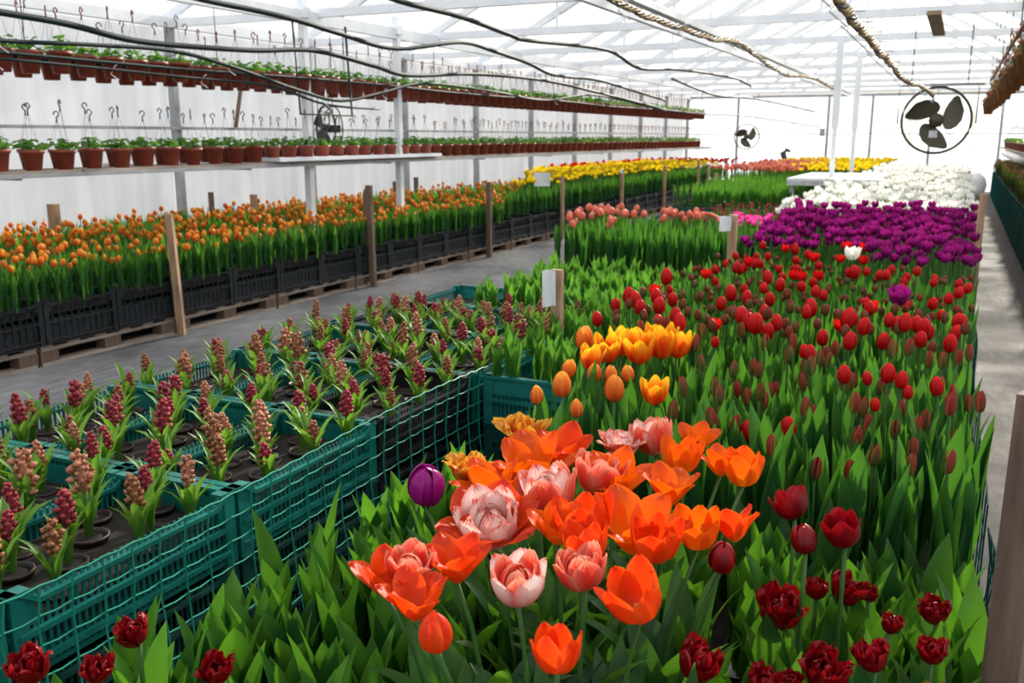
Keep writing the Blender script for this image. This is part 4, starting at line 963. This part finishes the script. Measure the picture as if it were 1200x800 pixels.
potb = potm.copy(); potb.materials.clear(); potb.materials.append(m_backpot)
def potted(x, y, z, label, group, hook=True, red=False, s=1.0, back=False):
    t = thing('potted_plant', label, 'potted plant', T(x, y, z, R.uniform(0, 6), s), group)
    ob('pot', potb if back else potm, t); ob('foliage', R.choice(fol), t, T(0, 0, .145, R.uniform(0, 6), R.uniform(1.1, 1.4) if not back else .75)); ob('soil', psoil, t)
    if hook:
        q = R.randrange(3); ob('hanger_wire', hw_me[q], t); ob('hanger_hook', (ht_red if red else ht_me)[q], t)
    return t
far_pots = []
def pot_row(x, y0, z, dy, where, hookp, red, sc, ymax, seed_skip=0):
    y = y0; k = 0
    while y < 23.8:
        if y < ymax:
            potted(x+R.uniform(-.01, .01), y, z+R.uniform(-.008, .008), 'terracotta pot with leafy green plant, %s, %s pot from the left' % (where, nth(k)), 'pots of the '+where, R.random() < hookp, red, sc)
        else: far_pots.append((R.randrange(3), T(x, y, z, R.uniform(0, 6), sc)))
        y += dy; k += 1
pot_row(-6.0, 4.42, 1.268, .262, 'lower shelf front row', 1, False, 1, 17)
pot_row(-6.28, 4.62, 1.268, .262, 'lower shelf back row', .8, False, 1, 11.5)
pot_row(-5.98, 4.50, 1.945, .235, 'upper rack front row', 1, True, 1.05, 16.5)
pot_row(-6.22, 4.62, 1.925, .235, 'upper rack back row', .8, True, 1.05, 11)
fpr = []
for q in range(3):
    p_ = MB().lathe([(.001, 0), (.054, 0), (.074, .125), (.084, .125), (.085, .150), (.074, .150), (.001, .13)], 8); p_.merge(foliage_mb(q, .12, 20), T(0, 0, .145, 0, 1.2), 1)
    p_.merge(hook_mb(.42), None, 2); p_.merge(hooktop(.42), None, 2); fpr.append(p_)
stuff('potted_plant_rows', fpr, far_pots, [m_terra, m_foli, m_hook], None, 'terracotta pots with green plants in the far stretches of both left shelves', 'potted plants')
# right side: hanging row and far shelf pots
for row, (xo, zo, s) in enumerate(((0, 0, 1), (.16, .34, 1))):
    for k in range(30):
        f = k/29; y = 8.6+f*9.8
        lb = 'backlit pot hanging at top right, %s row, %s from the near end' % (('lower left', 'upper right')[row], nth(k))
        o = potted(.42-.10*f+xo, y, 2.02-.10*f+zo*(1-.5*f)+R.uniform(-.05, .05), lb, 'hanging pots at top right', True, True, 1.2, True)
t = thing('hanging_rail', 'long rail carrying the backlit hanging pots at top right', 'rail')
for xo in (0, .25): ob('rail_bar', MB().beam((.43+xo, 8.3, 2.55), (.32+xo, 18.6, 2.45), .03, .03).mesh('rail_bar', m_tan), t)
for k in range(6): ob('hanger', MB().tube([(.41-.018*k, 8.6+1.9*k, 2.5), (.41-.018*k, 8.6+1.9*k, 3.6)], .006, 4).mesh('hanger', m_wire), t)
t = thing('plant_shelf', 'right hand shelf with a row of pots above white sheeting', 'shelf')
for k in range(7): ob('plank', MB().box((0, 0, 0), (.5, 2.3, .025)).mesh('plank', m_pal), t, T(1.15, 14.0+2.33*k, 1.235)); ob('shelf_leg', MB().box((0, 0, .61), (.05, .05, 1.21)).mesh('shelf_leg', m_woodd), t, T(1.3, 13.2+2.33*k, 0))
for k in range(48):
    y = 13.2+k*.30; lb = 'terracotta pot with green plant on the right hand shelf, %s from the near end' % nth(k); potted(1.0, y, 1.25, lb, 'pots of the right hand shelf', k % 2 == 0, True)
bed_bench(.76, 2.3, 8.2, 27.6, .50, 'low board bench at the right of the path')
for k in range(31):
    crate('green_crate', c_t2[:2], T(.96, 8.5+.61*k, .502), 'dark green crate on the path edge of the right bench, %s from near' % nth(k), 'crates of the right bench')
t = thing('bench_net', 'dark green net hanging down the face of the right bench', 'net')
b = MB()
for i in range(126):
    y = 8.3+i*.15; b.tube([(.735, y, .66), (.725, y, .05)], .004, 3, 0, False)
for j in range(10): b.tube([(.73+.01*math.sin(q), 8.3+1.9*q, .66-.065*j) for q in range(11)], .004, 3, 0, False)
o = ob('net_cords', b.mesh('net_cords', m_netd), t); o['kind'] = 'stuff'
# white sheeting and bundle
def lumpy(name, x0, x1, y0, y1, z0, z1, label, seed):
    rr = random.Random(seed); n = 10; m = 16; v = []; u = []
    for j in range(m+1):
        for i in range(n):
            a = 2*PI*i/n; yy = y0+(y1-y0)*j/m; k = 1 if 0 < j < m else .35
            v.append(((x0+x1)/2+(x1-x0)/2*k*math.cos(a)*(1+rr.uniform(-.08, .08)), yy, (z0+z1)/2+(z1-z0)/2*k*math.sin(a)*(1+rr.uniform(-.12, .08))))
    f = [(j*n+i, j*n+(i+1) % n, (j+1)*n+(i+1) % n, (j+1)*n+i) for j in range(m) for i in range(n)]+[tuple(range(n))[::-1], tuple(m*n+i for i in range(n))]
    o = ob(name, MB().add(v, f).mesh(name, m_bundle, True)); return tag(o, label, 'sheeting')
lumpy('sheeting_bundle', .12, .62, 26.6, 27.4, .0, .62, 'rolled bundle of white sheeting at the end of the right path', 2)
lumpy('sheeting_roll', .85, 1.5, 19, 27.2, 1.0, 1.24, 'crumpled white sheeting under the right hand shelf', 5)

# ============================================================ fans
def fan(x, y, z, r, rz, label, mt=m_fan, frame=True):
    t = thing('circulation_fan', label, 'fan', T(x, y, z, rz))
    ob('hoop', MB().tube([(r*math.cos(a), yy, r*math.sin(a)) for yy in (0,) for a in [2*PI*k/32 for k in range(33)]], .016, 6, 0, False).mesh('hoop', mt, True), t)
    ob('rear_hoop', MB().tube([(r*math.cos(a), .10, r*math.sin(a)) for a in [2*PI*k/32 for k in range(33)]], .009, 5, 0, False).mesh('rear_hoop', mt, True), t)
    ob('hub', MB().add(*(lambda b: (b.v, b.f, 0, b.u))(MB().lathe([(.001, -.05), (r*.20, -.04), (r*.22, .05), (.001, .06)], 12)), Matrix.Rotation(PI/2, 4, 'X')).mesh('hub', mt, True), t)
    bl = MB(); v = []; nn = 8
    for i in range(nn+1):
        s = i/nn; rad = r*(.12+.80*s); sweep = .9*s*s; hw = r*(.20+.36*math.sin(PI*min(1, s*1.02)**1.3))*(1 if i < nn else .35)
        for k in (-1, 0, 1):
            a = sweep+k*hw/max(rad, r*.35)*.75; v.append((rad*math.cos(a), -.02+k*.035, rad*math.sin(a)))
    f = [(i*3+k, i*3+k+1, (i+1)*3+k+1, (i+1)*3+k) for i in range(nn) for k in range(2)]; v2 = [(a, b_+.006, c) for a, b_, c in v]
    bl.add(v+v2, f+[tuple(q+27 for q in g[::-1]) for g in f]); bme = bl.mesh('blade', mt, True)
    for k in range(3): ob('blade', bme, t, Matrix.Rotation(k*2.094, 4, 'Y'))
    for k in range(8):
        a = k*PI/4; ob('guard_wire', MB().tube([(r*.2*math.cos(a), .09, r*.2*math.sin(a)), (r*math.cos(a), .10, r*math.sin(a))], .003, 4, 0, False).mesh('guard_wire', mt), t)
    ob('motor', MB().box((0, .10, -r*.02), (r*.34, .16, r*.34)).mesh('motor', mt), t)
    if frame:
        w_ = r*1.12
        ob('hanging_frame', MB().tube([(-w_, 0, -.1*r), (-w_, 0, r*1.05), (w_, 0, r*1.05), (w_, 0, -.1*r)], .009, 5).mesh('hanging_frame', mt), t)
        ob('nameplate', MB().box((-.02, -.03, -r*.42), (r*.24, .008, r*.22)).mesh('nameplate', m_greyp), t)
    for sx in (-1, 1): ob('hanging_rod', MB().tube([(sx*r*.8, 0, r*1.05 if frame else r*.6), (sx*r*.8, 0, 2.70-z)], .006, 4).mesh('hanging_rod', m_wire), t)
    return t
fan(-.296, 11.5, 1.683, .352, .05, 'large dark three bladed fan in a hoop hanging over the white tulips')
fan(-5.51, 27, 1.52, .34, .1, 'small looking distant fan in a hoop near the far wall', frame=False)
fan(-7.2, 9.8, 1.61, .27, -.5, 'black fan hanging behind the left white column', m_wire, frame=False)
# frame of dark pipe hanging beside the left column
tag(ob('hanging_pipe_frame', MB().tube([(-5.8, 7.44, 2.6), (-5.8, 7.5, 1.72), (-5.8, 8.36, 1.72), (-5.8, 8.29, 2.6)], .012, 6).mesh('hanging_pipe_frame', m_hose, True)), 'dark pipe frame hanging beside the left white column', 'pipe')
tag(ob('hose_nozzle', MB().tube([(-4.09, 25, .6), (-4.1, 25, .95), (-4.16, 25, 1.12), (-4.08, 25, 1.2), (-3.98, 25, 1.15)], [.05, .07, .08, .06, .03], 8).mesh('hose_nozzle', m_wire, True)), 'black hose nozzle standing up before the far wall', 'nozzle')
t = thing('hose_loop', 'black and orange hose loop behind the salmon tulips', 'hose', T(-2.2, 8.0, .70))
ob('black_half', MB().tube([(.22*math.cos(a)-.05, 0, .14*math.sin(a)) for a in [PI*k/10 for k in range(3, 11)]], .018, 6).mesh('black_half', m_wire, True), t)
ob('orange_half', MB().tube([(.20*math.cos(a)+.22, .05, .16*math.sin(a)) for a in [PI*k/10 for k in range(0, 9)]], .018, 6).mesh('orange_half', plain('orange_rubber', (.6, .12, .03)), True), t)
tag(ob('switch_box', MB().box((-3.85, 29.85, 1.65), (.14, .08, .22)).mesh('switch_box', m_galv)), 'small grey switch box on the far wall post', 'box')

# ============================================================ hoses and cables
def smooth(pts, n=5):
    P = [Vector(p) for p in pts]; out = []
    for i in range(len(P)-1):
        p0, p1, p2, p3 = P[max(i-1, 0)], P[i], P[i+1], P[min(i+2, len(P)-1)]
        for k in range(n):
            c = k/n; out.append(.5*((2*p1)+(p2-p0)*c+(2*p0-5*p1+4*p2-p3)*c*c+(3*p1-p0-3*p2+p3)*c**3))
    out.append(P[-1]); return out
def hose(name, pts, r, mt, label, cat='hose', ties=0):
    sp = smooth(pts)
    if mt is m_tan:
        t = thing(name, label, cat); rr = random.Random(len(pts)); dense = smooth(sp, 4)
        for k in range(4):
            q = []
            for i, p in enumerate(dense):
                a = k*1.57+i*.55; w_ = r*(.75+.5*rr.random()); q.append(p+Vector((w_*math.cos(a), 0, w_*math.sin(a)-.01*abs(math.sin(i*.21)))))
            ob('strand', MB().tube(q, r*.55, 5).mesh('strand', m_tan if k else m_wire, True), t)
        for k in range(ties):
            p = dense[int((k+.7)/ties*len(dense)) % len(dense)]
            ob('cable_tie', MB().tube([p+Vector((.05, 0, .03)), p+Vector((.0, .02, r*2.2)), p+Vector((-.05, 0, -.03)), p+Vector((.02, .03, -.09))], .005, 4).mesh('cable_tie', m_paper), t)
        return t
    if not ties: return tag(ob(name, MB().tube(sp, r, 6).mesh(name, mt, True)), label, cat)
    t = thing(name, label, cat); ob('tubing', MB().tube(sp, r, 6).mesh('tubing', mt, True), t)
    for k in range(ties):
        p = sp[int((k+.7)/ties*len(sp)) % len(sp)]
        ob('cable_tie', MB().tube([p+Vector((.04, 0, .03)), p+Vector((.0, .02, r+.012)), p+Vector((-.02, 0, -.03)), p+Vector((.02, .03, -.07))], .004, 4).mesh('cable_tie', m_paper), t)
    return t
X = -5.2
hose('irrigation_hose', [(X,2.6,2.26),(X,3.94,2.22),(X,4.42,2.2),(X,4.89,2.15),(X,5.38,2.15),(X,6.19,2.18),(X,6.98,2.24),(X,7.91,2.17),(X,8.54,2.12),(X,10.06,2.22),(X,12.08,2.25),(X,14.09,2.18),(X,17.85,2.02)], .022, m_hose, 'thick black hose crossing in front of the upper pots')
X = -5.0
hose('irrigation_hose', [(X,4.6,2.5),(X,5.43,2.46),(X,5.98,2.45),(X,6.5,2.43),(X,7.09,2.38),(X,7.99,2.33),(X,9.28,2.5),(X,10.11,2.47),(X,11.07,2.4),(X,11.9,2.31),(X,13.54,2.33),(X,14.93,2.27),(X,17.15,2.16)], .022, m_hose, 'thick black hose hanging just under the long roof beam')
X = -4.0
hose('irrigation_hose', [(X,5.2,2.6),(X,6.41,2.52),(X,7.43,2.51),(X,8.46,2.45),(X,8.86,2.44),(X,11.16,2.53),(X,12.46,2.4),(X,14.58,2.51),(X,18.18,2.58),(X,19.78,2.51)], .022, m_hose, 'black hose with white ties across the middle of the roof', 'hose', 7)
X = -5.4
hose('irrigation_hose', [(X,3.2,2.07),(X,4.08,2.08),(X,4.71,2.11),(X,5.48,2.13),(X,6.11,2.06),(X,6.97,1.91),(X,7.61,1.84),(X,8.36,1.95),(X,9.22,2.08),(X,10.92,2.06),(X,12.55,2.01),(X,14.63,2.16),(X,18.54,2.01)], .016, m_hose, 'dark hose sagging in front of the upper rack of pots', 'hose', 8)
hose('cable_bundle', [(-5.42,3.5,1.98),(-5.42,4.5,1.97),(-5.42,5.6,1.95),(-5.42,6.6,1.93),(-5.42,7.4,1.80),(-5.42,8.3,1.78)], .011, m_hose, 'thin black cable tied along the lower pipe of the upper rack', 'cable', 6)
hose('cable_bundle', [(-2,4.4,2.36),(-2,5.69,2.32),(-2,6.38,2.3),(-2,7.25,2.31),(-2,8.19,2.32),(-2,9.19,2.38),(-2,10.25,2.31),(-2,11.84,2.24),(-2,13.91,2.32),(-2,16.86,2.28)], .015, m_tan, 'tan wrapped cable running down the centre of the roof', 'cable', 5)
bmesh_beam('longitudinal_beam', (-2.1, 4.0, 2.42), (-2.1, 20, 2.36), .07, .05, m_steel, ceil)
hose('wrapped_rope', [(-.5,3.4,2.06),(-.5,4.15,2.04),(-.5,4.76,2.02),(-.5,5.42,2.02),(-.5,6.11,2.0),(-.5,7.2,2.0),(-.5,8.79,1.98),(-.42,10.6,2.0),(-.35,11.4,1.95)], .015, m_tan, 'twisted tan rope of cables leading down to the large fan', 'cable', 12)
hose('power_cable', [(-4,14,2.35),(-3.8,16,2.18),(-3.6,18,2.2),(-3.4,21,2.15),(-3.3,24,2.1)], .016, m_hose, 'thin dark cable sagging towards the far wall', 'cable')
hose('power_cable', [(-5.2,17,2.02),(-5.0,20,1.98),(-4.8,23,2.0),(-4.6,26,1.95),(-3.9,29.7,1.8)], .014, m_hose, 'thin dark cable leading to the switch box', 'cable')
tag(ob('hanging_strap', MB().box((-.2, 6.1, 2.13), (.07, 1.15, .02)).mesh('hanging_strap', m_tan)), 'tan strap hanging flat below the roof at upper right', 'strap')
tag(ob('roof_light_bar', MB().beam((-.6, 11.5, 2.06), (.15, 11.5, 2.06), .04, .03).mesh('roof_light_bar', m_galv)), 'pale bar across the top of the large fan', 'bar')
